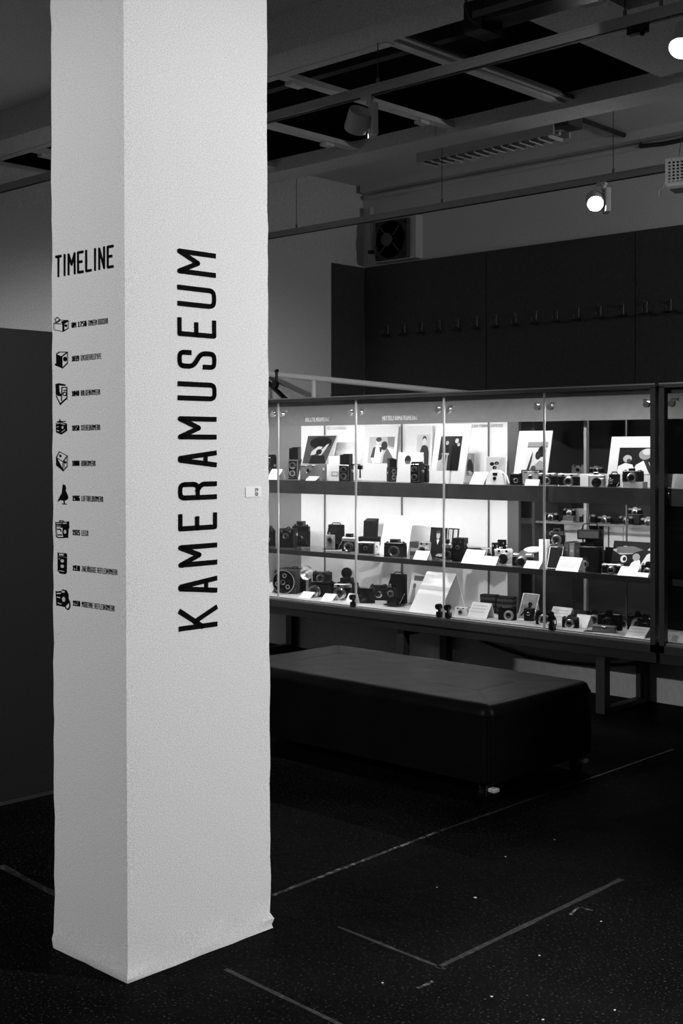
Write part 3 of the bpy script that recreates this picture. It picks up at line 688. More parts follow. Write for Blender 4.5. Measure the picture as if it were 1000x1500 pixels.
def tlr(name, label, px, py, sh, wpx, hpx, rot=25, body=None, hood=None, Y=None, plate=None, arm=False):
    loc, mpp = spotxy(px, py, sh, Y); w = width(wpx, mpp, rot); h = hpx * mpp; d = w * .95
    c = thing(name, label, 'camera', loc, R(rot)); body = body or BLACKL
    hb = h * (.62 if hood else .93)
    MB().rbox(-w/2, w/2, -d/2, d/2, 0, hb, w*.08, .003).build('body', body, c)
    MB().rbox(-w*.40, w*.40, -d/2 - .006, -d/2 + .002, hb*.08, hb*.94, w*.1, .002).build('front_plate', plate or BLACKE, c)
    fr = MB(); s = w*.40; zz0, zz1 = hb*.08, hb*.94
    for a, b in (((-s, zz0), (s, zz0)), ((s, zz0), (s, zz1)), ((s, zz1), (-s, zz1)), ((-s, zz1), (-s, zz0))):
        fr.cyl((a[0], -d/2 - .006, a[1]), (b[0], -d/2 - .006, b[1]), .0016, 6)
    fr.build('front_trim', CHROME, c)
    for k in (.30, .69): lens(c, 0, hb*k, -d/2 - .005, min(w*.27, hb*.17), w*.22, CHROME)
    for s in (-1, 1): MB().cyl((s*w/2, 0, hb*.6), (s*(w/2 + .010), 0, hb*.6), w*.13, 14).build('knob', SILVER, c)
    if hood:
        mb = MB(); t = .003; a = w*.42
        mb.box(-a, -a+t, -d*.42, d*.42, hb, h*.97); mb.box(a-t, a, -d*.42, d*.42, hb, h*.97); mb.box(-a, a, d*.42-t, d*.42, hb, h); mb.box(-a, a, -d*.42, -d*.42+t, hb, h*.95)
        mb.box(-a, a, -d*.42, d*.42, hb - .002, hb + .004)
        mb.build('viewing_hood', hood, c)
    else:
        MB().rbox(-w*.42, w*.42, -d*.42, d*.42, hb - .001, h, w*.06, .003).build('viewing_hood', body, c)
    if arm:
        mb = MB(); mb.tube([(w*.5, -.01, hb*.98), (w*1.3, -.02, hb*.98), (w*1.32, -.02, hb*.2)], .006, 8); mb.rbox(w*1.1, w*1.5, -.03, 0, hb*.7, hb*.95, .005)
        mb.build('flash_bracket', BLACKE, c)
    return c
def boxcam(name, label, px, py, sh, wpx, hpx, rot=20, body=None, face=None, Y=None, handle=True, dd=1.1, lz=.6):
    loc, mpp = spotxy(px, py, sh, Y); w = width(wpx, mpp, rot); h = hpx * mpp; d = min(w * dd, .13)
    c = thing(name, label, 'camera', loc, R(rot)); body = body or BLACKL
    hb = h * (.92 if handle else 1)
    MB().rbox(-w/2, w/2, -d/2, d/2, 0, hb, .006, .003).build('body', body, c)
    MB().rbox(-w*.43, w*.43, -d/2 - .004, -d/2 + .002, hb*.07, hb*.93, .004, .001).build('front_plate', face or BLACKE, c)
    lens(c, 0, hb*lz, -d/2 - .003, min(w, hb)*.17, .014)
    for s in (-1, 1): MB().box(s*w*.26 - w*.08, s*w*.26 + w*.08, -d/2 - .006, -d/2 - .003, hb*.80, hb*.90).build('finder_window', CHROME, c)
    if handle: MB().tube([(0, -d*.35, hb - .002), (0, -d*.3, h - .004), (0, 0, h - .001), (0, d*.3, h - .004), (0, d*.35, hb - .002)], .004, 6).build('handle', BLACKL, c)
    MB().cyl((w/2, 0, hb*.7), (w/2 + .01, 0, hb*.7), .012, 12).build('winding_key', CHROME, c)
    return c
def folding(name, label, px, py, sh, wpx, hpx, rot=20, Y=None, face=None, flap=False):
    """upright folding camera: back, bellows, drop bed and lens standard"""
    loc, mpp = spotxy(px, py, sh, Y); w = width(wpx, mpp, rot); h = hpx * mpp; d = .035
    c = thing(name, label, 'camera', loc, R(rot))
    MB().rbox(-w/2, w/2, 0, d, h*.06, h, w*.12, .004).build('back_case', BLACKL, c)
    MB().box(-w*.47, w*.47, -.09, .004, h*.04, h*.075).build('drop_bed', BLACKE, c)
    mb = MB(); n = 6
    for k in range(n):
        a = k/n; s0 = .42 - .20*a; y0 = -.075*a
        for q, s in ((0, s0), (1, s0 - .03)):
            pass
        mb.prism([(-w*s0, h*(.20 + .10*a)), (w*s0, h*(.20 + .10*a)), (w*s0, h*(.88 - .20*a)), (-w*s0, h*(.88 - .20*a))], 'y', y0 - .009, y0 + .002)
        s1 = s0 - .035
        mb.prism([(-w*s1, h*(.22 + .10*a)), (w*s1, h*(.22 + .10*a)), (w*s1, h*(.85 - .20*a)), (-w*s1, h*(.85 - .20*a))], 'y', y0 - .0125, y0 - .008)
    mb.build('bellows', BLACKL, c, 0)
    MB().rbox(-w*.28, w*.28, -.088, -.078, h*.07, h*.62, .006, .002).build('lens_standard', face or SILVER, c)
    lens(c, 0, h*.42, -.088, w*.17, .016, CHROME)
    MB().rbox(-w*.10, w*.02, -.09, -.075, h*.62, h*.72, .003).build('viewfinder', CHROME, c)
    for s in (-1, 1): MB().tube([(s*w*.45, 0, h*.40), (s*w*.40, -.06, h*.1)], .003, 6).build('strut', CHROME, c)
    MB().tube([(-w*.3, .018, h - .002), (-w*.2, .018, h + .012), (w*.2, .018, h + .012), (w*.3, .018, h - .002)], .004, 6).build('handle', BLACKL, c)
    return c
def card(label, px, py, sh, wpx, hpx, rot=20, Y=None, mat=None, lines=3, tilt=55, name='label_card', cat='card', group=None):
    """folded card: a sloping front leaf with printed lines and a short back leaf"""
    rot -= 14; loc, mpp = spotxy(px, py, sh, Y); w = width(wpx, mpp, rot) * .92; h = hpx * mpp * 1.05; mat = mat or CARD
    c = thing(name, label, cat, loc, R(rot), group)
    dy = h / math.tan(R(tilt)); t = .0012
    MB().prism([(-dy*.5, 0), (dy*.5, h), (dy*.5 + t, h), (-dy*.5 + t*2, 0)], 'x', w/2, -w/2).build('front_leaf', mat, c, 0)
    MB().prism([(dy*.5, h), (dy*.95, 0), (dy*.95 + t*2, 0), (dy*.5 + t, h)], 'x', w/2, -w/2).build('back_leaf', mat, c, 0)
    if lines:
        mb = MB()
        for k in range(lines):
            u0 = .82 - .6*k/max(1, lines); u1 = u0 - .06; L = w*random.uniform(.28, .42)
            q = [(-w*.42, -dy*.5 + dy*u0, h*u0), (L, -dy*.5 + dy*u0, h*u0), (L, -dy*.5 + dy*u1, h*u1), (-w*.42, -dy*.5 + dy*u1, h*u1)]
            mb.add([(a, b - .0008, cc + .0003) for a, b, cc in q], [(3,2,1,0)])
        mb.build('printed_lines', G(.6), c, 0)
    return c
def board(name, label, cat, px0, px1, ytop, ybot, sh, Y, pr=None, base=.3, shapes=(), rot=0, lean=.05, mat=None, z_up=0, thick=.006):
    """leaning board or sheet; pr = picture window as (u0,u1,v0,v1) in 0..1; shapes: ('e',cx,cy,rx,ry,grey) or ('p',pts,grey) inside it"""
    z = ZS_[sh] + z_up; a = at_Y(px0, ybot, Y); b = at_Y(px1, ybot, Y); mpp = dist((a + b)/2) / F
    w = (b.x - a.x) / math.cos(R(rot)); h = (ybot - ytop) * mpp
    c = thing(name, label, cat, ((a.x + b.x)/2, Y, z), R(rot)); mat = mat or BOARD
    ang = math.asin(min(.9, lean / h)); X = Matrix.Rotation(-ang, 4, 'X')
    mb = MB(); mb.X = X; mb.box(-w/2, w/2, 0, thick, 0, h); mb.build('board', mat, c, 0)
    if pr:
        u0, u1, v0, v1 = pr; x0_, x1_, z0_, z1_ = -w/2 + w*u0, -w/2 + w*u1, h*v0, h*v1
        mb = MB(); mb.X = X; mb.box(x0_, x1_, -.0012, .001, z0_, z1_); p = mb.build('print', G(base), c, 0)
        byv = {}
        for k, s in enumerate(shapes):
            pts = circ(*s[1:5], 16) if s[0] == 'e' else s[1]
            pts = [(min(max(x, 0), 1), min(max(y, 0), 1)) for x, y in pts]
            mb = MB(); mb.X = X; n = len(pts)
            q = [(x0_ + (x1_-x0_)*x, z0_ + (z1_-z0_)*y) for x, y in pts]
            mb.prism(q, 'y', -.0014 - .0003*k, -.001); mb.build('printed_figure', G(s[-1]), p, 0)
    return c

# ---- upper shelf, from the column along to the end post
tlr('twin_lens_camera', 'black twin lens camera with chrome knobs at the end beside the column', 396, 700, 'u', 12, 36, 10, Y=6.62)
card('white folded card before the end twin lens camera', 402, 701, 'u', 20, 15, 10, Y=6.5, lines=0)
tlr('roll_film_camera', 'grey roll film camera with black raised hood behind the hand portrait', 432, 700, 'u', 16, 47, 25, body=GREYD, hood=BLACKE, Y=6.74)
hand = [('e', .5,.75,.38,.22,.006), ('p', [(.25,.45),(.45,.62),(.6,.6),(.5,.45),(.35,.32),(.22,.3)], .4), ('p', [(.5,.4),(.72,.68),(.8,.72),(.7,.5),(.6,.3),(.5,.28)], .35), ('e', .5,.42,.1,.1,.01), ('p', [(.2,0),(.3,.3),(.7,.3),(.8,0)], .01), ('p', [(1,1),(.8,0),(1,0)], .3)]
board('mounted_photograph', 'leaning photograph of hands holding a small camera above a grey box camera', 'photograph', 436, 481, 634, 702, 'u', 6.70, (.04, .98, .36, .99), .05, hand, lean=.10)
boxcam('box_camera', 'light grey box camera with a silver face plate in front of the hand portrait', 459, 701, 'u', 28, 26, 12, body=GREYB, face=SILVER, Y=6.58)
card('small white card lying before the light grey box camera', 457, 703.5, 'u', 18, 6, 15, Y=6.49, lines=0, tilt=35)
wb_ = board('carton', 'tall white carton with an oval grey emblem beside the black hooded camera', 'carton', 481, 497, 668, 704, 'u', 6.60, (.25, .92, .18, .38), .5, [('e', .5,.5,.48,.45,.35), ('e', .5,.5,.36,.3,.7)], lean=.0, mat=CARD, thick=.05)
tlr('twin_lens_camera', 'black twin lens camera with open hood and side flash bracket', 507, 705, 'u', 17, 40, 22, hood=BLACKL, Y=6.56, arm=True)
two = [('p', [(.12,.2),(.2,.6),(.3,.68),(.5,.66),(.56,.45),(.5,0),(.2,0)], .75), ('p', [(.1,.2),(.18,.58),(.28,.64),(.24,.2)], .05), ('p', [(.42,.62),(.55,.6),(.52,.42),(.46,.4)], .06), ('e', .37,.82,.10,.13,.55), ('e', .38,.9,.11,.09,.06), ('e', .62,.66,.12,.17,.03),
       ('p', [(.72,.55),(.95,.45),(1,.1),(.98,0),(.6,0),(.62,.3)], .12), ('p', [(.75,.6),(1,.5),(1,.2),(.8,.5)], .7), ('p', [(.72,1),(1,1),(1,.6),(.78,.66)], .2)]
board('mounted_photograph', 'tall white board with a photograph of a woman and a stooping man', 'photograph', 528, 577, 622, 704, 'u', 6.80, (.17, .92, .32, .79), .40, two, lean=.05)
tlr('twin_lens_camera', 'black twin lens camera turned sideways beside the pale brochure', 574, 703, 'u', 12, 34, 60, Y=6.70, hood=BLACKE)
board('brochure', 'thin pale brochure with a dark figure standing between two twin lens cameras', 'brochure', 580, 616, 662, 706, 'u', 6.64, (.0, 1, .62, 1), .7, [('e', .4,.35,.13,.4,.02), ('p', [(.28,.25),(.52,.25),(.5,0),(.32,0)], .1)], lean=.03, thick=.003)
tlr('twin_lens_camera', 'black twin lens camera with two bright lenses before the pale brochure', 611, 707, 'u', 15, 31, 15, Y=6.54)
boxcam('box_camera', 'small black box camera behind the bright twin lens camera', 622, 703, 'u', 10, 25, 20, Y=6.72, handle=False)
man = [('e', .58,.84,.16,.12,.05), ('e', .58,.76,.15,.12,.55), ('p', [(.3,0),(.25,.4),(.4,.62),(.62,.66),(.85,.6),(.95,.4),(.95,0)], .035), ('p', [(.45,.05),(.52,.28),(.6,.28),(.62,.02)], .6)]
board('mounted_photograph', 'white board with a narrow photograph of a man in a dark shirt', 'photograph', 592, 630, 622, 704, 'u', 6.84, (.42, .92, .30, .84), .45, man, lean=.03)
stool = [('p', [(0,0),(0,.28),(.2,.32),(.3,.1),(.45,0)], .35), ('e', .3,.62,.14,.2,.012), ('e', .34,.8,.07,.06,.25), ('p', [(.12,.0),(.2,.48),(.25,.48),(.2,0)], .3), ('p', [(.4,0),(.38,.48),(.43,.48),(.47,0)], .3), ('p', [(.15,.45),(.48,.45),(.48,.5),(.15,.5)], .3), ('p', [(.62,0),(.6,.7),(.75,.78),(.95,.7),(.97,0)], .008), ('e', .78,.86,.08,.07,.35), ('e', .88,.75,.06,.05,.3)]
board('mounted_photograph', 'large white board with a dark photograph of a man and bar stool', 'photograph', 628, 678, 622, 711, 'u', 6.56, (.17, .80, .22, .80), .02, stool, lean=.09)
sit = [('e', .45,.86,.16,.12,.5), ('p', [(.2,.1),(.15,.5),(.3,.75),(.6,.75),(.9,.5),(.95,.1)], .05), ('p', [(.2,.2),(.6,.05),(.9,.15),(.5,.25)], .55)]
board('small_photograph', 'small photograph of a seated figure standing beside the large bar stool board', 'photograph', 681, 694, 647, 690, 'u', 6.86, (.04, .96, .22, .98), .35, sit, lean=.01, thick=.003)
card('open white leaflet beside the white toy camera', 701, 709, 'u', 22, 17, 15, Y=6.56, lines=4, name='leaflet', cat='leaflet')
turret = [('e', .3,.62,.12,.10,.01), ('e', .55,.66,.12,.10,.01), ('e', .44,.42,.11,.10,.01), ('p', [(.6,.3),(.9,.6),(.9,.95),(.7,.9)], .45)]
board('picture_card', 'grey picture card of a three lens camera behind the white toy camera', 'picture card', 708, 741, 655, 694, 'u', 6.84, (.1, .95, .3, .98), .55, turret, lean=.01, mat=CARD, thick=.003)
# white toy-like camera with a bag-shaped body
loc, mpp = spotxy(727, 709, 'u', 6.60); wt = width(30, mpp, 25); ht_ = 21 * mpp
tc_ = thing('white_camera', 'white wedge-shaped plastic camera with black lens and strap', 'camera', loc, R(25))
MB().prism([(-wt*.5, 0), (wt*.42, 0), (wt*.30, ht_*.8), (wt*.12, ht_), (-wt*.2, ht_), (-wt*.42, ht_*.7)], 'y', -.03, .03).build('body', WHITEP, tc_)
lens(tc_, -wt*.05, ht_*.42, -.03, .011, .012, BLACKE)
MB().box(-wt*.14, wt*.08, -.033, -.029, ht_*.62, ht_*.82).build('viewfinder_window', LENSG, tc_)
MB().tube([(wt*.2, 0, ht_*.95), (wt*.5, -.01, ht_*.6), (wt*.62, -.015, .006)], .006, 6).build('strap', WHITEP, tc_)
MB().tube([(wt*.15, .01, ht_*.95), (0, .012, ht_*1.5), (-wt*.15, .01, ht_*.95)], .002, 6).build('wire_loop', SILVER, tc_)
shoot = [('p', [(0,1),(1,1),(1,.84),(0,.84)], .22), ('p', [(0,.85),(1,.85),(1,.825),(0,.825)], .06), ('e', .74,.70,.20,.18,.008), ('e', .58,.58,.14,.14,.02), ('p', [(.2,.05),(.3,.5),(.36,.72),(.42,.55),(.5,.2)], .45), ('p', [(.05,0),(.22,.5),(.3,.7),(.3,.4),(.2,0)], .03), ('p', [(.45,0),(.5,.3),(.7,.42),(.88,.36),(.95,0)], .22), ('e', .42,.12,.14,.14,.05)]
board('mounted_photograph', 'large white board with a photograph of a man raising a camera to his eye', 'photograph', 750, 799, 621, 702, 'u', 6.72, (.32, .92, .20, .79), .5, shoot, lean=.08, z_up=.0)
slr('compact_camera', 'black compact camera with chrome lens beside the white wedge camera', 756, 711, 'u', 18, 17, 25, top=BLACKE, hump='none', Y=6.60)
boxcam('cased_camera', 'silver camera in an open black case on the upper shelf', 779, 704, 'u', 28, 22, 20, body=BLACKL, face=SILVER, Y=6.66, handle=False, dd=.5, lz=.5)
card('white card before the silver camera in the open case', 779, 712, 'u', 21, 9, 12, Y=6.5, lines=0, tilt=70)
slr('viewfinder_camera', 'black viewfinder camera with silver top next to the open case', 802, 713, 'u', 26, 19, 20, hump='none', Y=6.58)
slr('viewfinder_camera', 'black and silver camera with bright lens ring before the clear back glass', 833, 712.5, 'u', 30, 19, 15, hump='none', lr=.34, ldx=.05, Y=6.56, top=SILVER)
board('carton', 'low white carton behind the silver viewfinder camera', 'carton', 846, 884, 694, 712, 'u', 6.66, lean=0, mat=CARD, thick=.06)
slr('viewfinder_camera', 'all silver viewfinder camera with dark lens before the low white carton', 874, 714, 'u', 24, 22, 20, body=SILVER, hump='finder', lr=.42, lm=BLACKE, Y=6.54)
folding('pocket_folding_camera', 'small black pocket folding camera beside the two helmeted people photograph', 899, 714, 'u', 15, 19, 20, face=BLACKE, Y=6.60)
slr('viewfinder_camera', 'black camera with chrome lens raised in front of the two people photograph', 927, 708, 'u', 29, 20, 18, top=BLACKE, hump='finder', lr=.42, Y=6.56, z_up=.035, ll=.8)
board('riser_block', 'low white riser block carrying the black camera with chrome lens', 'display block', 912, 941, 707, 716, 'u', 6.53, lean=0, mat=CARD, thick=.055)
ppl = [('e', .25,.58,.12,.14,.35), ('p', [(0,0),(.02,.3),(.2,.42),(.4,.36),(.5,.1),(.5,0)], .7), ('e', .72,.74,.17,.2,.25), ('e', .78,.84,.14,.12,.5), ('p', [(.4,0),(.5,.35),(.68,.5),(.85,.45),(.95,.1),(.95,0)], .75), ('p', [(.7,.5),(.82,.48),(.98,.05),(.9,0),(.85,.1)], .03), ('e', .3,.5,.06,.08,.05)]
board('mounted_photograph', 'large white board with a dark photograph of two people in white', 'photograph', 887, 957, 641, 717, 'u', 6.68, (.2, .97, .25, .78), .012, ppl, lean=.07)
board('picture_board', 'pale board on the upper shelf of the neighbouring showcase', 'photograph', 983, 1030, 696, 718, 'u', 6.6, lean=.02, mat=BOARD)

# ---- middle shelf
slr('reflex_camera', 'black reflex camera on the glass shelf at the end beside the column', 396, 800, 'm', 14, 30, 5, top=BLACKE, Y=6.62)
boxcam('plate_camera', 'large black plate camera with a wide lens on the glass shelf', 422, 800, 'm', 24, 30, 20, Y=6.56, handle=True, dd=.55)
slr('press_camera', 'tall black press camera with a round finder on top', 441, 797, 'm', 26, 37, 20, top=BLACKE, hump='cube', lr=.3, Y=6.74)
folding('folding_camera', 'folding camera with silver framed front and opened black back', 491, 803, 'm', 24, 37, 18, face=SILVER, Y=6.60)
slr('reflex_camera', 'silver faced reflex camera with square raised finder beside the folding camera', 512, 809, 'm', 22, 28, 18, body=BLACKL, hump='cube', lr=.5, Y=6.56)
boxcam('reflex_box_camera', 'silver fronted reflex camera with square black side at the pane joint', 540, 811, 'm', 26, 18, 15, body=SILVER, face=BLACKL, Y=6.56, handle=False, dd=.6, lz=.5)
# open viewing hood standing behind it
loc, mpp = spotxy(541, 797, 'm', 6.74); hh_ = 48 * mpp; wh = 22 * mpp * 1.15
hd_ = thing('hooded_camera', 'black camera with its tall leather hood tipped open', 'camera', loc, R(20))
MB().rbox(-wh*.6, wh*.6, -.035, .035, 0, hh_*.45, .006).build('body', BLACKL, hd_)
MB().prism([(-.028, hh_*.45), (.03, hh_*.45), (.05, hh_), (-.02, hh_*.93)], 'x', wh*.42, -wh*.30).build('viewing_hood', BLACKL, hd_)
lens(hd_, 0, hh_*.2, -.035, .018, .02)
board('open_leaflet', 'tall blank white leaflet folded like a tent behind the finder camera', 'leaflet', 555, 596, 754, 812, 'm', 6.70, None, .2, (), lean=.07, mat=CARD, thick=.003)
slr('finder_camera', 'black camera with a cube finder on top and chrome lens', 579, 815.5, 'm', 33, 26, 25, top=BLACKE, hump='cube', lr=.38, Y=6.55)
board('film_box', 'dark box of film holders behind the silver round lens camera', 'box', 600, 624, 786, 806, 'm', 6.72, (.05, .95, .3, .55), .25, (), lean=0, mat=GREYD, thick=.08)
slr('silver_camera', 'silver camera with a wide white lens barrel', 623, 810, 'm', 19, 22, 12, body=SILVER, hump='none', lr=.75, ll=1.3, lm=SILVER, Y=6.62)
card('white card before the silver camera with wide barrel', 617, 820.5, 'm', 22, 12, 15, Y=6.5, lines=0)
suit = [('e', .5,.76,.12,.14,.35), ('e', .5,.88,.13,.06,.05), ('p', [(.1,0),(.15,.45),(.4,.6),(.6,.6),(.9,.45),(.95,0)], .008), ('p', [(.42,.6),(.5,.42),(.6,.6)], .6)]
board('portrait_folder', 'black upright folder showing a portrait of a man in a dark suit', 'folder', 627, 651, 764, 808, 'm', 6.70, (.04, .96, .03, .97), .014, suit, lean=.03, mat=BLACKE)
board('portrait_folder', 'black framed folder leaf with two pale panes beside the suit portrait', 'folder', 652.5, 668, 764, 808, 'm', 6.72, (.1, .9, .30, .96), .5, [('p', [(.42,0),(.42,1),(.58,1),(.58,0)], .01), ('p', [(.58,0),(1,0),(1,.5)], .8), ('p', [(0,.4),(.42,0),(0,0)], .8)], lean=.03, mat=BLACKE)
loc, mpp = spotxy(645, 815, 'm', 6.56); fd = thing('flash_tray', 'low black round flash dish lying before the suit portrait', 'flash', loc)
MB().lathe([(0, .055), (.008, .065), (.014, .066), (.016, .05)], (0, 0, 0), (0, 0, 1), 20).build('dish', BLACKE, fd); MB().lathe([(.016, .035), (.02, .034), (.03, .02), (.03, .001)], (0, 0, 0), (0, 0, 1), 16).build('reflector', SILVER, fd)
slr('reflex_camera', 'reflex camera with silver lens and raised square finder before the black framed folder', 655, 822, 'm', 14, 32, 15, hump='cube', lr=.7, Y=6.52)
boxcam('field_camera', 'tall plain black box camera between the folder and the long card', 674, 822, 'm', 17, 34, 18, Y=6.60, handle=False, face=BLACKL)
for k, (px, py, r, lb) in enumerate(((695, 808, .060, 'wide flat black lens hood on top of the dark exhibit row'), (711, 811, .045, 'small flat black lens hood beside the wide one'))):
    loc, mpp = spotxy(px, py, 'm', 6.70); o = thing('lens_hood', lb, 'lens hood', loc)
    z = .03 if k == 0 else 0.
    MB().lathe([(0, r*.6), (.02 + z, r*.65), (.022 + z, r), (.034 + z, r*.98), (.05 + z, r*.7), (.05 + z, r*.55)], (0, 0, 0), (0, 0, 1), 22).build('hood', BLACKE, o)
    MB().lathe([(.0225 + z, r*1.01), (.026 + z, r*1.02), (.029 + z, r*1.01)], (0, 0, 0), (0, 0, 1), 22, False).build('rim', SILVER, o)
card('large white text card on the glass shelf before the lens hoods', 693, 827, 'm', 30, 19, 12, Y=6.49, lines=4)
card('smaller white card next to the large text card', 716, 830.5, 'm', 25, 12, 15, Y=6.48, lines=2)
boxcam('bellows_camera', 'tall black camera back with a stepped double top', 726, 812, 'm', 11, 27, 20, Y=6.70, handle=False, face=BLACKL, dd=.5)
boxcam('bellows_camera', 'tallest black camera back standing beside the stepped one', 735, 813, 'm', 12, 31, 20, Y=6.80, handle=False, face=BLACKL, dd=.5)
loc, mpp = spotxy(714, 815, 'm', 6.66)
gl = thing('glass_beaker', 'small clear glass beaker in front of the black camera backs', 'glass', loc)
MB().lathe([(0, .026), (.002, .03), (.085, .034), (.085, .031), (.006, .027), (.006, .001)], (0, 0, 0), (0, 0, 1), 20).build('beaker', GLASS, gl); MB().lathe([(.083, .0345), (.087, .034), (.087, .031)], (0, 0, 0), (0, 0, 1), 20, False).build('rim', GEDGE, gl)
slr('clear_camera', 'transparent plastic camera with pale sparkling body', 738, 828, 'm', 26, 24, 20, body=M('clear_plastic_body', .35, .15, noise=.6, nscale=60), top=M('clear_plastic_top', .6, .15, noise=.5, nscale=80), hump='none', lr=.4, lm=BLACKE, Y=6.58)
slr('reflex_camera', 'black reflex camera with silver top and chrome ringed lens beside the transparent camera', 766, 831, 'm', 30, 24, 20, hump='prism', lr=.42, ll=.9, Y=6.56)
card('white card before the silver topped reflex camera', 780, 836, 'm', 24, 10, 20, Y=6.48, lines=0, tilt=40)
loc, mpp = spotxy(781, 822, 'm', 6.76)
cs_ = thing('flash_case', 'dark leather case with a pale flash dish on its top', 'flash', loc, R(15))
MB().rbox(-.055, .055, -.04, .04, 0, .075, .01).build('case', GREYD, cs_); MB().lathe([(0, .02), (.01, .055), (.02, .06), (.022, .05), (.016, .01)], (0, -.005, .074), (0, -.25, 1), 20).build('dish', WHITEP, cs_)
board('white_slip', 'narrow tall white slip box beside the pane joint', 'box', 789, 800, 788, 828, 'm', 6.62, lean=0, mat=CARD, thick=.04)
board('tent_leaflet', 'tilted leaflet with a black cover beside the tall white slip box', 'leaflet', 801, 819, 798, 831, 'm', 6.58, (.05, .98, .02, .98), .012, (), lean=.05, mat=CARD, thick=.004, rot=8)
for k, (a, b, lb, v) in enumerate(((826, 833, 'dark grey book at the end of the three books under glass', .05), (833.5, 841, 'mid grey book standing between two darker books', .13), (841.5, 850, 'charcoal book standing next to the black instant camera', .03))):
    o = board('book', lb, 'book', a, b, 788 + (k % 2), 826, 'm', 6.66, (.05, .95, .08, .9), v*1.4, [('p', [(.2,.7),(.8,.7),(.8,.8),(.2,.8)], v*2.5)], lean=0, mat=G(v), thick=.11); o['group'] = 'three books standing on the glass shelf'
slr('flash_camera', 'silver camera with clear flash head raised on a grey block', 816, 799, 'm', 22, 24, 18, body=BLACKL, top=CHROME, hump='cube', lr=.5, Y=6.66, z_up=.135)
board('riser_block', 'grey block carrying the silver flash camera', 'display block', 804, 823, 797, 828, 'm', 6.63, lean=0, mat=G(.06), thick=.07)
# instant camera with an overhanging flash bar
loc, mpp = spotxy(865, 837, 'm', 6.67)
ic = thing('instant_camera', 'large black instant camera with raised flash bar and strap', 'camera', loc, R(15)); k_ = mpp
MB().rbox(-13*k_*1.1, 13*k_*1.1, -.05, .05, 0, 36*k_, .008).build('body', BLACKE, ic)
MB().box(-6*k_, 6*k_, -.03, .03, 35*k_, 47*k_).build('neck', BLACKL, ic)
MB().rbox(-16*k_*1.1, 16*k_*1.1, -.045, .04, 46*k_, 60*k_, .006).build('flash_bar', BLACKE, ic)
MB().box(-15*k_, 15*k_, -.047, -.044, 48*k_, 58*k_).build('flash_window', GREYD, ic)
lens(ic, -.02, 10*k_, -.05, .022, .02)
MB().tube([(-14*k_, 0, 59*k_), (-10*k_, 0, 68*k_), (8*k_, 0, 70*k_), (14*k_, 0, 59*k_)], .004, 6).build('strap', BLACKL, ic)
card('large closely printed text card before the three books', 833, 838.5, 'm', 33, 19, 15, Y=6.49, lines=6)
board('display_slab', 'black upright slab beside the magazine spread', 'display block', 884, 896, 798, 832, 'm', 6.70, lean=.02, mat=BLACKE, thick=.03)
mag = [('p', [(0,.7),(.3,.85),(.6,.78),(.5,.6),(.2,.55)], .4), ('p', [(.1,.6),(.5,.62),(.75,.75),(.5,.85),(.1,.8)], .12), ('e', .3,.42,.08,.12,.75), ('e', .32,.42,.045,.07,.02), ('p', [(.4,0),(.5,.3),(.62,.45),(.7,.4),(.75,.1),(.7,0)], .75), ('e', .6,.5,.09,.12,.3), ('p', [(.7,.2),(.85,.6),(1,.7),(1,.3),(.85,0)], .6), ('p', [(.85,.75),(.95,.9),(1,.9),(1,.7)], .5)]
board('magazine', 'open magazine with a dark photograph of people under glass', 'magazine', 893, 953, 796, 842, 'm', 6.68, (.0, 1, .0, 1), .015, mag, lean=.05, mat=CARD, thick=.004)
slr('viewfinder_camera', 'black camera with silver top lying before the magazine', 897, 841, 'm', 29, 15, 15, hump='none', lr=.4, Y=6.55)
card('white card before the magazine', 920, 844, 'm', 26, 12, 15, Y=6.50, lines=0, tilt=45)
card('small white card at the end post of the glass shelf', 940, 848, 'm', 18, 6, 10, Y=6.47, lines=0)
slr('reflex_camera', 'black reflex camera beside the end post of the glass shelf', 949, 846, 'm', 18, 22, 10, top=BLACKE, lr=.5, Y=6.56)

# ---- deck
card('white card on the deck at the end beside the column', 397, 867, 'd', 12, 13, 10, lines=0)
loc, mpp = spotxy(419, 866, 'd', 6.54); r_ = 17.5 * mpp
dr = thing('drum_camera', 'round black drum camera with a ring of dials', 'camera', loc, R(22))
MB().rbox(-r_*1.02, r_*1.05, -.02, .05, 0, r_*2.02, .01).build('body', GREYD, dr)
MB().lathe([(0, r_), (.03, r_), (.034, r_*.95), (.034, r_*.86)], (0, -.018, r_), (0, -1, 0), 32).build('drum', BLACKE, dr)
MB().lathe([(.030, r_*1.0), (.036, r_*.99), (.036, r_*.93)], (0, -.018, r_), (0, -1, 0), 32, False).build('rim', SILVER, dr)
for k in range(6):
    a = k * math.pi / 3 + .3; lens(dr, r_*.56*math.cos(a), r_ + r_*.56*math.sin(a), -.05, r_*.19, .012, SILVER if k % 2 else BLACKE, 'dial')
lens(dr, 0, r_, -.05, r_*.2, .02)
boxcam('case_camera', 'large plain black camera case standing behind the drum camera', 432, 853, 'd', 42, 36, 15, Y=6.80, face=BLACKL, dd=.45)
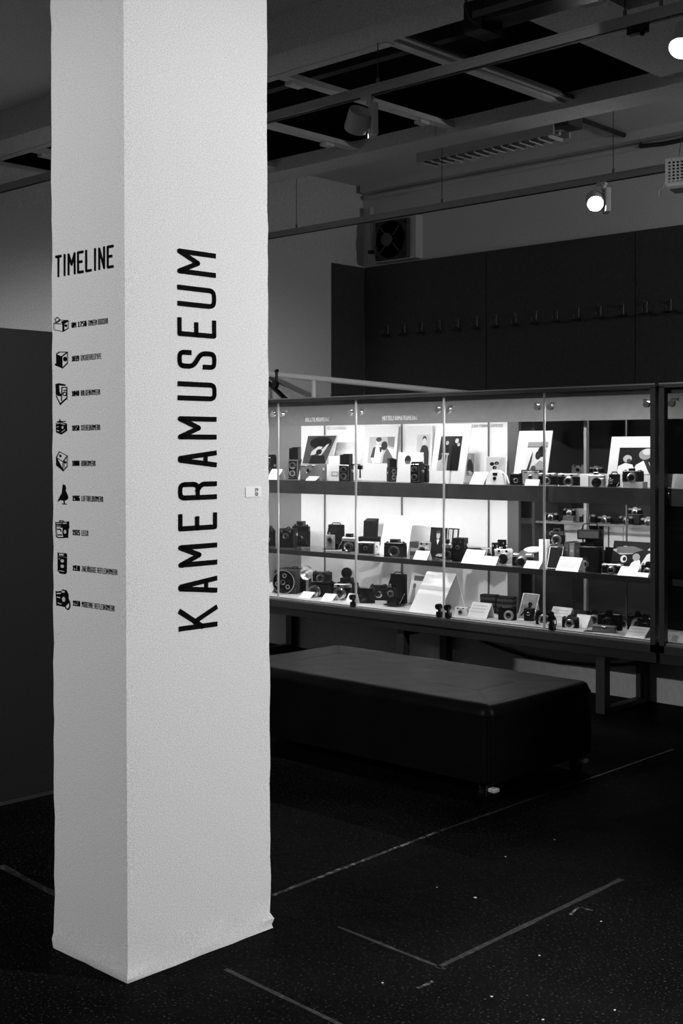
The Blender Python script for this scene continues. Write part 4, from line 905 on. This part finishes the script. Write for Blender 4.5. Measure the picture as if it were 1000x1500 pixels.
# flash camera with reflector dish
loc, mpp = spotxy(472, 868, 'd', 6.56); k_ = mpp
slr('flash_camera', 'black press camera beside a round flash reflector', 474, 868, 'd', 36, 23, 18, top=BLACKE, hump='none', lr=.36, ldx=-.26, Y=6.56, ll=.8)
slr('range_camera', 'black camera with chrome trim resting on top of the press camera', 472, 868, 'd', 28, 15, 20, top=GREYD, hump='none', lr=.4, Y=6.56, z_up=.113)
loc, mpp = spotxy(450, 864, 'd', 6.55); k_ = mpp
fr_ = thing('flash_reflector', 'round silver flash reflector on a slim handle beside the press camera', 'flash', loc, R(25))
MB().cyl((0, 0, 0), (0, 0, 24*k_), .010, 12).build('handle', SILVER, fr_); MB().cyl((0, 0, 0), (0, 0, .01), .022, 16).build('foot', BLACKE, fr_)
MB().lathe([(-.02, .015), (-.012, 5*k_), (.004, 9.5*k_), (.012, 10.6*k_), (.014, 10.4*k_), (.006, 9*k_), (-.006, 5*k_), (-.012, .01)], (0, -.012, 33*k_), (0, -1, .08), 28).build('dish', REFL, fr_)
MB().lathe([(-.012, .008), (.012, .010), (.022, .006), (.022, .001)], (0, -.012, 33*k_), (0, -1, .08), 12).build('bulb', WHITEP, fr_)
# disc camera
loc, mpp = spotxy(508, 862, 'd', 6.74); k_ = mpp
dc = thing('disc_finder_camera', 'black camera with a round disc finder on a stepped top', 'camera', loc, R(20))
MB().rbox(-16*k_, 16*k_, -.04, .04, 0, 22*k_, .01).build('body', BLACKL, dc); MB().rbox(-9*k_, 9*k_, -.03, .03, 21*k_, 29*k_, .008).build('top_step', BLACKL, dc)
MB().lathe([(0, 7.5*k_), (.02, 8.2*k_), (.03, 8.0*k_), (.034, 6*k_)], (0, .015, 36*k_), (0, -1, 0), 26).build('disc', BLACKE, dc); lens(dc, 0, 11*k_, -.04, .025, .02)
slr('interchangeable_lens_camera', 'silver topped camera with a big chrome ringed lens on the deck', 502, 874, 'd', 26, 23, 30, hump='none', lr=.8, ll=1.2, ldx=-.1, Y=6.57)
card('white card lying before the drum camera', 449, 873, 'd', 20, 8, 20, lines=0, tilt=35, Y=6.47)
card('white card lying before the press camera', 481, 877, 'd', 20, 9, 20, lines=0, tilt=38, Y=6.46)
card('white card standing before the big lens camera at the pane joint', 514, 881, 'd', 15, 13, 15, lines=0, Y=6.46)
slr('rounded_camera', 'rounded black camera with chrome bands next to the pane joint', 535, 880, 'd', 27, 23, 15, top=BLACKE, hump='none', lr=.5, lm=BLACKE, Y=6.54)
slr('cased_camera', 'black camera in a leather case behind the rounded camera', 555, 868, 'd', 26, 23, 35, top=BLACKL, hump='none', lr=.3, Y=6.82, strap=True)
folding('folding_camera', 'large black folding camera with open bellows on the deck', 582, 885, 'd', 24, 46, 10, face=BLACKE, Y=6.60)
fig = [('p', [(.15,.78),(.9,.78),(.9,.95),(.15,.95)], .12), ('e', .25,.6,.1,.1,.12), ('p', [(.1,.0),(.15,.5),(.35,.5),(.4,.2),(.8,.12),(.8,.05),(.3,.0)], .25), ('p', [(.45,.35),(.8,.3),(.75,.1),(.42,.1)], .35), ('e', .9,.35,.06,.06,.05)]
board('advert_sheet', 'old advertisement sheet with a seated figure beside the white tent card', 'poster', 596, 620, 834, 882, 'd', 6.74, (.03, .97, .03, .97), .6, fig, lean=.06, mat=CARD, thick=.003)
# big white tent
loc, mpp = spotxy(634, 896, 'd', 6.58)
tn = thing('tent_sign', 'large blank white tent sign on the deck', 'sign', (at_Y(635, 893, 6.60).x, 6.60, ZD - .004), R(2)); wt2 = .25; h2 = .255
MB().prism([(-.115, 0), (.09, h2), (.094, h2), (-.109, 0)], 'x', wt2/2, -wt2/2).build('front_leaf', CARD, tn, 0)
MB().prism([(.195, 0), (.094, h2), (.090, h2), (.189, 0)], 'x', wt2/2, -wt2/2).build('back_leaf', CARD, tn, 0)
slr('miniature_camera', 'tiny white plastic camera on the deck beside the blank tent sign', 676, 901, 'd', 19, 12, 15, body=WHITEP, top=WHITEP, hump='none', lr=.3, lm=SILVER, Y=6.56)
card('large white text card on the deck before the ribbed film boxes', 702, 903, 'd', 30, 20, 15, lines=3, Y=6.52)
for k, (a, b, yb, lb) in enumerate(((706, 728, 897, 'stack of ribbed film boxes behind the deck text card'), (730, 753, 893, 'stack of ribbed film boxes above the chrome ringed camera'))):
    loc, mpp = spotxy((a+b)/2, yb, 'd', 6.78); w_ = width(b-a, mpp, 10); o = thing('film_box_stack', lb, 'film boxes', loc, R(10))
    n = 7; hh_ = 27 * mpp / n
    for i in range(n): MB().box(-w_/2 + random.uniform(-.003, .003), w_/2, -.03, .03, i*hh_ + (.0008), (i+1)*hh_ - .0008).build('film_box', G(.07 if i % 2 else .03), o, 0)
slr('rangefinder_camera', 'black camera with a bright chrome ring lens before the ribbed boxes', 743, 906.5, 'd', 26, 19, 22, top=BLACKE, hump='none', lr=.6, ldx=.12, Y=6.54, lm=SILVER, ll=.5)
ad = [('p', [(.3,.15),(.45,.1),(.75,.6),(.62,.68)], .01), ('e', .55,.6,.1,.08,.01), ('p', [(.2,.95),(.85,.95),(.85,.75),(.2,.75)], .3), ('p', [(.1,.12),(.2,.08),(.5,.4),(.4,.45)], .02)]
board('tent_poster', 'tent folded poster with a dark slanting camera picture', 'poster', 757, 781, 861, 902, 'd', 6.64, (.04, .96, .06, .98), .24, ad, lean=.07, mat=CARD, thick=.003)
board('tent_poster_leaf', 'plain rear leaf behind the tent folded poster', 'poster', 777, 791, 862, 900, 'd', 6.76, lean=-.04, mat=CARD, thick=.004)
boxcam('box_camera', 'small black box camera before the tent folded poster', 776, 906, 'd', 14, 18, 20, Y=6.58, handle=False, face=BLACKL)
slr('reflex_camera', 'black reflex camera on the deck beside the pane joint lock', 798, 913, 'd', 26, 23, 20, top=BLACKE, lr=.5, Y=6.52, strap=True)
card('large white card with its lower half hidden by the small reflex camera', 820, 908, 'd', 29, 20, 12, lines=3, Y=6.66)
card('white card beside the small reflex camera under the dark flap', 852, 916, 'd', 20, 17, 12, lines=0, Y=6.56)
board('dark_flap', 'dark grey flap leaning behind the deck cards', 'board', 832, 861, 883, 905, 'd', 6.74, lean=.05, mat=G(.035), thick=.004)
slr('reflex_camera', 'small silver and black reflex camera standing before the deck cards', 835.5, 917, 'd', 23, 19, 15, top=GREYD, lr=.62, Y=6.50)
slr('reflex_camera', 'black reflex camera standing at the back of the deck', 871, 898, 'd', 24, 21, 20, top=BLACKE, lr=.6, Y=6.80)
slr('reflex_camera', 'large black reflex camera with motor grip behind the flat case', 893, 921, 'd', 34, 30, 18, top=BLACKE, lr=.45, Y=6.60, lm=BLACKE)
loc, mpp = spotxy(885, 924, 'd', 6.48); fc = thing('flat_case', 'flat pale grey clasp case lying before the large reflex camera', 'case', loc, R(20))
MB().rbox(-.07, .07, -.025, .025, 0, .028, .008).build('lower_half', GREYB, fc); MB().rbox(-.07, .07, -.025, .025, .029, .042, .008).build('lid', GREYB, fc); MB().rbox(-.012, .012, -.029, -.024, .018, .038, .002).build('clasp', CHROME, fc)
MB().box(-.12, -.06, -.03, .03, 0, .004).build('cloth_tab', GREYD, fc)
slr('reflex_camera', 'small black reflex camera behind the large one with motor grip', 913, 902, 'd', 22, 18, 25, top=GREYD, lr=.5, Y=6.76)
slr('reflex_camera', 'black reflex camera tilted toward the end post at the back of the deck', 934, 910, 'd', 30, 28, 30, top=BLACKE, lr=.5, Y=6.72)
slr('reflex_camera', 'black reflex camera beside the end post at the front of the deck', 947, 927, 'd', 24, 30, 12, top=BLACKE, lr=.5, Y=6.58, lm=BLACKE)
card('white card lying on the deck beside the end post', 933, 932, 'd', 28, 13, 18, lines=2, tilt=35, Y=6.48)
loc, mpp = spotxy(990, 950, 'd', 6.5); nc = card('pale card on the deck of the neighbouring showcase', 990, 944, 'd', 22, 8, 10, lines=0, Y=6.5)

# ---- rear vitrine cameras
rg = 'silver cameras on the rear vitrine shelves'
def rear(label, px, py, z, wpx, hpx, **kw):
    ZS_['r'] = z; return slr('rear_camera', label, px, py, 'r', wpx, hpx, kw.pop('rot', 20), Y=kw.pop('Y', 7.16), group=rg, **kw)
rear('silver camera alone at the start of the lower rear shelf', 807, 762, 1.075, 20, 11, hump='none', lr=.5)
rear('black and silver camera stacked high on the rear shelf beside a pale block', 834, 757, 1.075, 17, 11, hump='none', lr=.5, z_up=.035)
o = thing('rear_block', 'pale block on the lower rear shelf between silver cameras', 'display block', (at_Y(848, 760, 7.2).x, 7.24, 1.075)); MB().rbox(-.035, .035, -.03, .03, 0, .085, .003).build('block', G(.45), o)
o = thing('rear_riser', 'thin clear riser under the high silver camera', 'display block', (at_Y(834, 757, 7.16).x, 7.16, 1.075)); MB().box(-.05, .05, -.03, .03, 0, .004).build('riser_foot', GEDGE, o); MB().box(-.04, .04, -.02, .02, .003, .036).build('riser_stem', GREYB, o)
rear('silver camera with black front beside the pale block', 861, 764, 1.075, 24, 12, hump='none', lr=.5, Y=7.10)
rear('bright silver camera in the middle of the lower rear shelf', 885, 762, 1.075, 20, 11, hump='prism', lr=.5)
rear('camera with silver top under the stacked one on the rear shelf', 917, 766, 1.075, 20, 12, hump='none', lr=.5, Y=7.10)
rear('silver camera stacked on top toward the end of the rear shelf', 930, 752, 1.075, 20, 11, hump='prism', lr=.5, z_up=.06, Y=7.2)
o = thing('rear_block', 'dark riser under the stacked silver camera', 'display block', (at_Y(930, 757, 7.2).x, 7.2, 1.075)); MB().rbox(-.045, .045, -.03, .03, 0, .06, .003).build('block', G(.05), o)
rear('dark camera with silver dials at the end of the rear shelf', 949, 769, 1.075, 20, 13, hump='prism', lr=.5, Y=7.10)
rear('white silver camera with a large dark lens on the upper rear shelf', 847, 683, 1.40, 19, 12, body=SILVER, hump='none', lr=.7, lm=SILVER, Y=7.14)
rear('silver camera with bright top on the upper rear shelf', 873, 685, 1.40, 20, 11, hump='prism', lr=.5, Y=7.16)

# ================================================================== TRACKS, LAMPS, FITTINGS
TZ = 3.30
def track(name, label, Y, x0, x1, hang):
    t = thing(name, label, 'light track', (0, Y, TZ))
    MB().box(x0, x1, -.018, .018, 0, .042).build('rail', TRACKM, t)
    MB().box(x0, x1, -.010, .010, -.004, .001).build('slot', M('track_slot', .01, .6), t)
    MB().box(x0, x1, -.021, -.017, .036, .046).build('lip', TRACKM, t)
    for px, top in hang:
        x = at_Y(px, 300, Y).x; MB().cyl((x, 0, .04), (x, 0, top - TZ), .0025, 6).build('hanger_wire', M('wire_dark', .03, .4), t)
        MB().cyl((x, 0, .04), (x, 0, .075), .008, 8).build('hanger_clip', M('clip_grey', .2, .4), t)
    return t
track('light_track', 'long white light track crossing below the black skylight', 4.58, -7.6, 3, ((553, 3.55), (915, 3.55), (968, 3.55)))
track('light_track', 'long white light track running close to the back wall', 7.10, -7.6, 3, ((434, 3.97), (647, 3.97), (898, 3.97)))
def track_lamp(label, x, Y, beam, side, lit, dark=False):
    """track adapter, flat gear box, and a round pivoting head"""
    L = thing('track_spotlight', label, 'spotlight', (x, Y, TZ))
    b = Vector(beam).normalized(); s = Vector(side).normalized()
    MB().rbox(-.05, .02, -.014, .014, -.022, .004, .004).build('adapter', LAMPW, L); MB().cyl((0, 0, -.05), (0, 0, -.018), .017, 14).build('neck', LAMPW, L)
    mb = MB(); mb.X = Matrix.Rotation(math.atan2(s.y, s.x), 4, 'Z'); mb.rbox(.0, .035, -.055, .055, -.20, -.045, .006, .002); mb.build('gear_box', LAMPW, L)
    c = s * -.058 + Vector((0, 0, -.125))
    r, ln = .058, .105; p0 = c - b * ln * .5
    h = MB().lathe([(.03, .001), (.03, r*.80), (0, r*.94), (0, r), (ln*.85, r), (ln, r*.95), (ln, r*.86), (ln - .012, r*.84)], p0, b, 28, False).build('head', LAMPW, L)
    MB().lathe([(ln - .014, r*.84), (ln - .012, .001)], p0, b, 28, False).build('lens', emis('lamp_lens', 60) if lit else G(.5), h)
    MB().cyl(tuple(c), tuple(s * .01 + Vector((0, 0, -.125))), .014, 12).build('pivot', LAMPW, L)
    return L, Vector((x, Y, TZ)) + c + b * ln * .55, b
fw = FWD; rt = RIGHT; up = Vector((0, 0, 1))
x1 = at_Y(541, 140, 4.58).x
L1, p1, d1 = track_lamp('white spotlight aimed at the showcase, hanging below the skylight track', x1, 4.58, fw*.68 - rt*.28 - up*.80, rt*1 + fw*.15, True)
spot('lamp_spot_1', p1 + d1*.03, p1 + d1, 190, 100, .8, .04)
x2 = at_Y(884, 290, 7.10).x
L2, p2, d2 = track_lamp('glaring lit spotlight on the track close to the back wall', x2, 7.10, -fw*.8 - up*.45 - rt*.1, rt, True)
spot('lamp_spot_2', p2 + d2*.03, p2 + d2, 30, 80, .9, .04)
x3 = at_Y(1022, 15, 4.58).x
L3, p3, d3 = track_lamp('lit white spotlight hanging at the far end of the skylight track', x3, 4.58, -fw*.5 - up*.8 - rt*.35, rt*1 + fw*.2, True)
spot('lamp_spot_3', p3 + d3*.03, p3 + d3, 45, 80, .9, .04)
# black adapter block on the track
p = at_Y(934, 38, 4.58); o = thing('track_adapter', 'small black adapter clipped under the skylight track', 'adapter', (p.x, 4.58, TZ)); MB().rbox(-.045, .045, -.016, .016, -.035, .002, .004).build('block', BLACKE, o); MB().cyl((.02, 0, -.045), (.02, 0, -.03), .010, 10).build('lock', BLACKE, o)
# fluorescent batten with louvre
fx0, fx1 = at_Y(617, 222, 7.3).x, at_Y(817, 180, 7.3).x
fb = thing('fluorescent_fitting', 'long grey fluorescent ceiling light with a toothed louvre', 'ceiling light', ((fx0+fx1)/2, 7.34, 3.97)); hl = (fx1-fx0)/2
FG = M('fitting_enamel', .5, .5)
MB().box(-hl, hl, -.02, .05, -.20, -.02).build('gear_tray', FG, fb); MB().box(-hl, hl, -.10, -.085, -.235, -.04).build('side_reflector', FG, fb); MB().box(-hl, hl, .10, .115, -.235, -.04).build('side_reflector', FG, fb)
MB().box(-hl, hl, -.105, -.08, -.245, -.225).build('rim', M('fitting_enamel', .5, .5), fb)
for k in range(15):
    x = -hl + .05 + (2*hl - .1)*k/14; MB().prism([(-.10, -.235), (.10, -.235), (.08, -.262), (-.08, -.262)], 'x', x + .004, x - .004).build('louvre_blade', FG, fb)
MB().cyl((-hl + .03, .03, -.215), (hl - .03, .03, -.215), .013, 10).build('tube', M('tube_white', .5, .4), fb)
MB().rbox(hl, hl + .12, -.09, .09, -.20, -.05, .01).build('end_box', M('end_box', .05, .5), fb)
for s in (-.7, .7): MB().cyl((hl*s, 0, -.03), (hl*s, 0, 0), .012, 8).build('hanger', FG, fb)
# ceiling cable
tag(MB().tube([at_Z(828, 166, 3.95), at_Z(870, 182, 3.95), at_Z(905, 195, 3.95), at_Z(937, 206, 3.95), at_Y(938, 214, 8.44), at_Y(970, 211, 8.44), at_Y(1030, 199, 8.44)], .018, 8).build('ceiling_cable', M('cable_dark', .02, .6)), 'thick dark cable crossing the pale ceiling to the back wall', 'cable')
# exhaust fan on a white board
fa, fb_ = at_Y(549, 385, 8.40), at_Y(608, 320, 8.40); fm = at_Y(593, 355, 8.36)
fan = thing('exhaust_fan', 'square black exhaust fan on a pale board above the dark cladding', 'fan', ((fa.x + fb_.x)/2, YB, fa.z)); hx_ = (fb_.x - fa.x)/2; hz = fb_.z - fa.z + .04
MB().box(-hx_, hx_, -.09, 0, 0, hz).build('mounting_board', M('fan_board', .6, .7), fan)
fxc = (fa.x + fm.x)/2 - (fa.x + fb_.x)/2 + .02; rr_ = (fm.x - fa.x)/2
MB().rbox(fxc - rr_, fxc + rr_, -.13, -.088, .01, .02 + 2*rr_*.86, .02, .004).build('frame', M('fan_frame', .035, .5), fan)
fzc = .015 + rr_*.86
fh = MB().lathe([(0, rr_*.80), (.010, rr_*.84), (.012, rr_*.78)], (fxc, -.13, fzc), (0, -1, 0), 32).build('throat', BLACKHOLE, fan)
for k in range(4):
    a = k*math.pi/2 + .78; MB().tube([(fxc + rr_*.25*math.cos(a), -.148, fzc + rr_*.25*math.sin(a)), (fxc + rr_*.82*math.cos(a), -.146, fzc + rr_*.82*math.sin(a))], .006, 6).build('guard_arm', M('fan_arm', .07, .5), fan)
MB().lathe([(0, rr_*.30), (.02, rr_*.30), (.03, rr_*.2), (.03, .001)], (fxc - .03, -.14, fzc), (0, -1, 0), 20).build('motor', M('fan_motor', .10, .5), fan)
for sx in (-1, 1):
    for sz in (-1, 1): MB().cyl((fxc + sx*rr_*.86, -.13, fzc + sz*rr_*.72), (fxc + sx*rr_*.86, -.136, fzc + sz*rr_*.72), .012, 8).build('screw', BLACKE, fan)
# wall pipe
pp0, pp1 = at_Y(539, 368, 8.42), at_Y(539, 303, 8.42)
wp = thing('wall_pipe', 'short vertical grey pipe in the wall corner beside the fan', 'pipe', (pp0.x, 8.46, pp0.z)); MB().cyl((0, 0, 0), (0, 0, pp1.z - pp0.z), .026, 14).build('tube', M('pipe_grey', .5, .6), wp); MB().cyl((0, 0, .05), (0, .04, .05), .01, 8).build('clip', M('pipe_grey', .5), wp)
MB().cyl((0, 0, -.02), (0, 0, .01), .03, 14).build('end_cap', DARKM, wp)
# black trunking and loose cable under the beam
tz = 3.43; ta, tb = at_Y(690, 40, 4.45), at_Y(905, 0, 4.45)
tr = thing('cable_trunking', 'long black cable trunking fixed under the ceiling beam', 'trunking', (ta.x, 4.47, tz)); L_ = tb.x - ta.x
MB().box(.06, L_, -.07, .07, 0, .085).build('channel', BLACKE, tr); MB().box(0, .10, -.075, .075, -.035, .10).build('end_box', BLACKE, tr)
MB().box(.05, L_, -.078, -.066, .02, .05).build('side_rib', M('rib_grey', .04, .5), tr); MB().box(.1, L_, .065, .1, .05, .12).build('fixing_rail', BLACKE, tr)
for s in (.2, .8): MB().box(L_*s, L_*s + .02, -.05, .05, .08, .125).build('bracket', BLACKE, tr)
tag(MB().tube([at_Y(683, -20, 4.40), at_Y(682, 10, 4.40), at_Y(687, 26, 4.40), at_Y(697, 35, 4.40), at_Y(706, 38, 4.42)], .006, 8).build('hanging_wire', M('wire_dark', .03)), 'thin dark wire looping down beside the black trunking', 'wire')
tag(MB().tube([at_Y(845, 10, 4.40), at_Y(862, 9, 4.38), at_Y(880, 5, 4.38), at_Y(900, -10, 4.40)], .006, 8).build('white_wire', G(.5)), 'thin white wire along the black trunking', 'wire')
# hanging grille box at the frame edge
pa, pb = at_Y(972, 274, 5.5), at_Y(972, 236, 5.5); hb_ = pb.z - pa.z
gb = thing('grille_heater', 'white hanging heater box with a fine grille and pull cord', 'heater', (pa.x, 5.5, pa.z), R(14)); GW = .36
mb = MB(); mb.rbox(.02, GW, -.05, .10, hb_*.88, hb_*1.02, .02); mb.rbox(.02, GW, -.05, .10, -.02, hb_*.14, .02); mb.build('housing', WHITEP, gb)
MB().box(.035, GW - .01, -.03, .09, .01, hb_*.9).build('heating_core', M('heater_core', .12, .5), gb)
mb = MB()
for k in range(17): x = .03 + (GW - .04)*k/16; mb.box(x - .004, x + .004, -.05, -.044, 0, hb_)
for k in range(7): z = hb_*(.14 + .74*k/6); mb.box(.025, GW - .005, -.051, -.045, z - .003, z + .003); mb.box(.02, .026, -.045, .095, z - .003, z + .003)
for k in range(7): y = -.045 + .14*k/6; mb.box(.019, .025, y - .003, y + .003, 0, hb_)
mb.build('grille', WHITEP, gb, 0)
cb = at_Y(968, 284, 5.5); mb = MB(); cx_ = -.012; cz_ = cb.z - pa.z; mb.tube([(.02, -.03, .03), (.005, -.03, cz_*.3), (cx_, -.03, cz_ + .01)], .0025, 6); mb.lathe([(0, .002), (.01, .006), (.03, .004), (.034, .002)], (cx_, -.03, cz_ - .02), (0, 0, 1), 10); mb.build('pull_cord', WHITEP, gb)
MB().tube([(.06, .03, hb_), (.12, .03, hb_ + .35), (.12, .03, 3.552 - pa.z)], .002, 6).build('hanger_wire', G(.2), gb)
# handrail behind the showcase
ra, rb_ = at_Y(372, 545.5, 7.15), at_Y(664, 574.5, 7.95)
hr = thing('stair_handrail', 'white tubular stair handrail rising behind the showcase', 'handrail', (0, 0, 0))
MB().tube([ra, ra.lerp(rb_, .5), rb_, rb_ + (rb_ - ra)*.3], .024, 14).build('rail', WHITEP, hr)
t_ = .31; q = ra.lerp(rb_, t_); MB().tube([q, (q.x, q.y, .99)], .02, 12).build('post', WHITEP, hr)
q = rb_ + (rb_ - ra)*.25; MB().tube([q, (q.x, q.y, .99)], .02, 12).build('post', WHITEP, hr)
# tilted black camera arm leaning behind the case
q0, q1 = at_Y(388, 556, 6.98), at_Y(424, 590, 6.98)
ca = thing('black_stand_arm', 'black stand arm with a clamp leaning behind the showcase top', 'stand', (0, 0, 0))
MB().tube([q0 + (q0 - q1)*.6, q0, q1, q1 + (q1 - q0)*1.2, (q1.x, q1.y + .3, 1.0)], .02, 8).build('arm', BLACKE, ca)
k0, k1 = at_Y(405, 566, 6.98), at_Y(405, 543, 6.98); MB().tube([k0 + Vector((0, 0, -.03)), k1], .012, 8).build('clamp_rod', BLACKE, ca); MB().tube([k1 - Vector((.012, 0, .005)), k1 + Vector((.012, 0, .0))], .014, 8).build('clamp_knob', BLACKE, ca)
kk = at_Y(405, 563, 6.96); MB().lathe([(0, .03), (.03, .03)], kk, (0, -1, 0), 14).build('clamp_jaw', BLACKE, ca)
# small black box on top of the case
q = at_Y(489, 580, 6.75); q2 = at_Y(505, 580, 6.75); o = thing('small_box', 'small flat black box on top of the showcase', 'box', ((q.x + q2.x)/2, 6.75, ZT)); hw_ = (q2.x - q.x)/2
MB().rbox(-hw_, hw_, -.04, .04, 0, .035, .004).build('body', BLACKE, o); MB().box(-hw_*.6, hw_*.6, -.042, -.039, .010, .022).build('label_strip', G(.08), o)
# cable drooping under the showcase
tag(MB().tube([at_Y(680, 925, 6.88), at_Y(700, 936, 6.88), at_Y(735, 950, 6.89), at_Y(775, 963, 6.89), at_Y(820, 970, 6.89), at_Y(870, 974, 6.89), at_Y(910, 974, 6.89), at_Y(950, 970, 6.89), at_Y(1010, 966, 6.89)], .011, 8).build('drooping_cable', M('cable_dark', .02)), 'dark cable drooping along the wall under the showcase', 'cable')
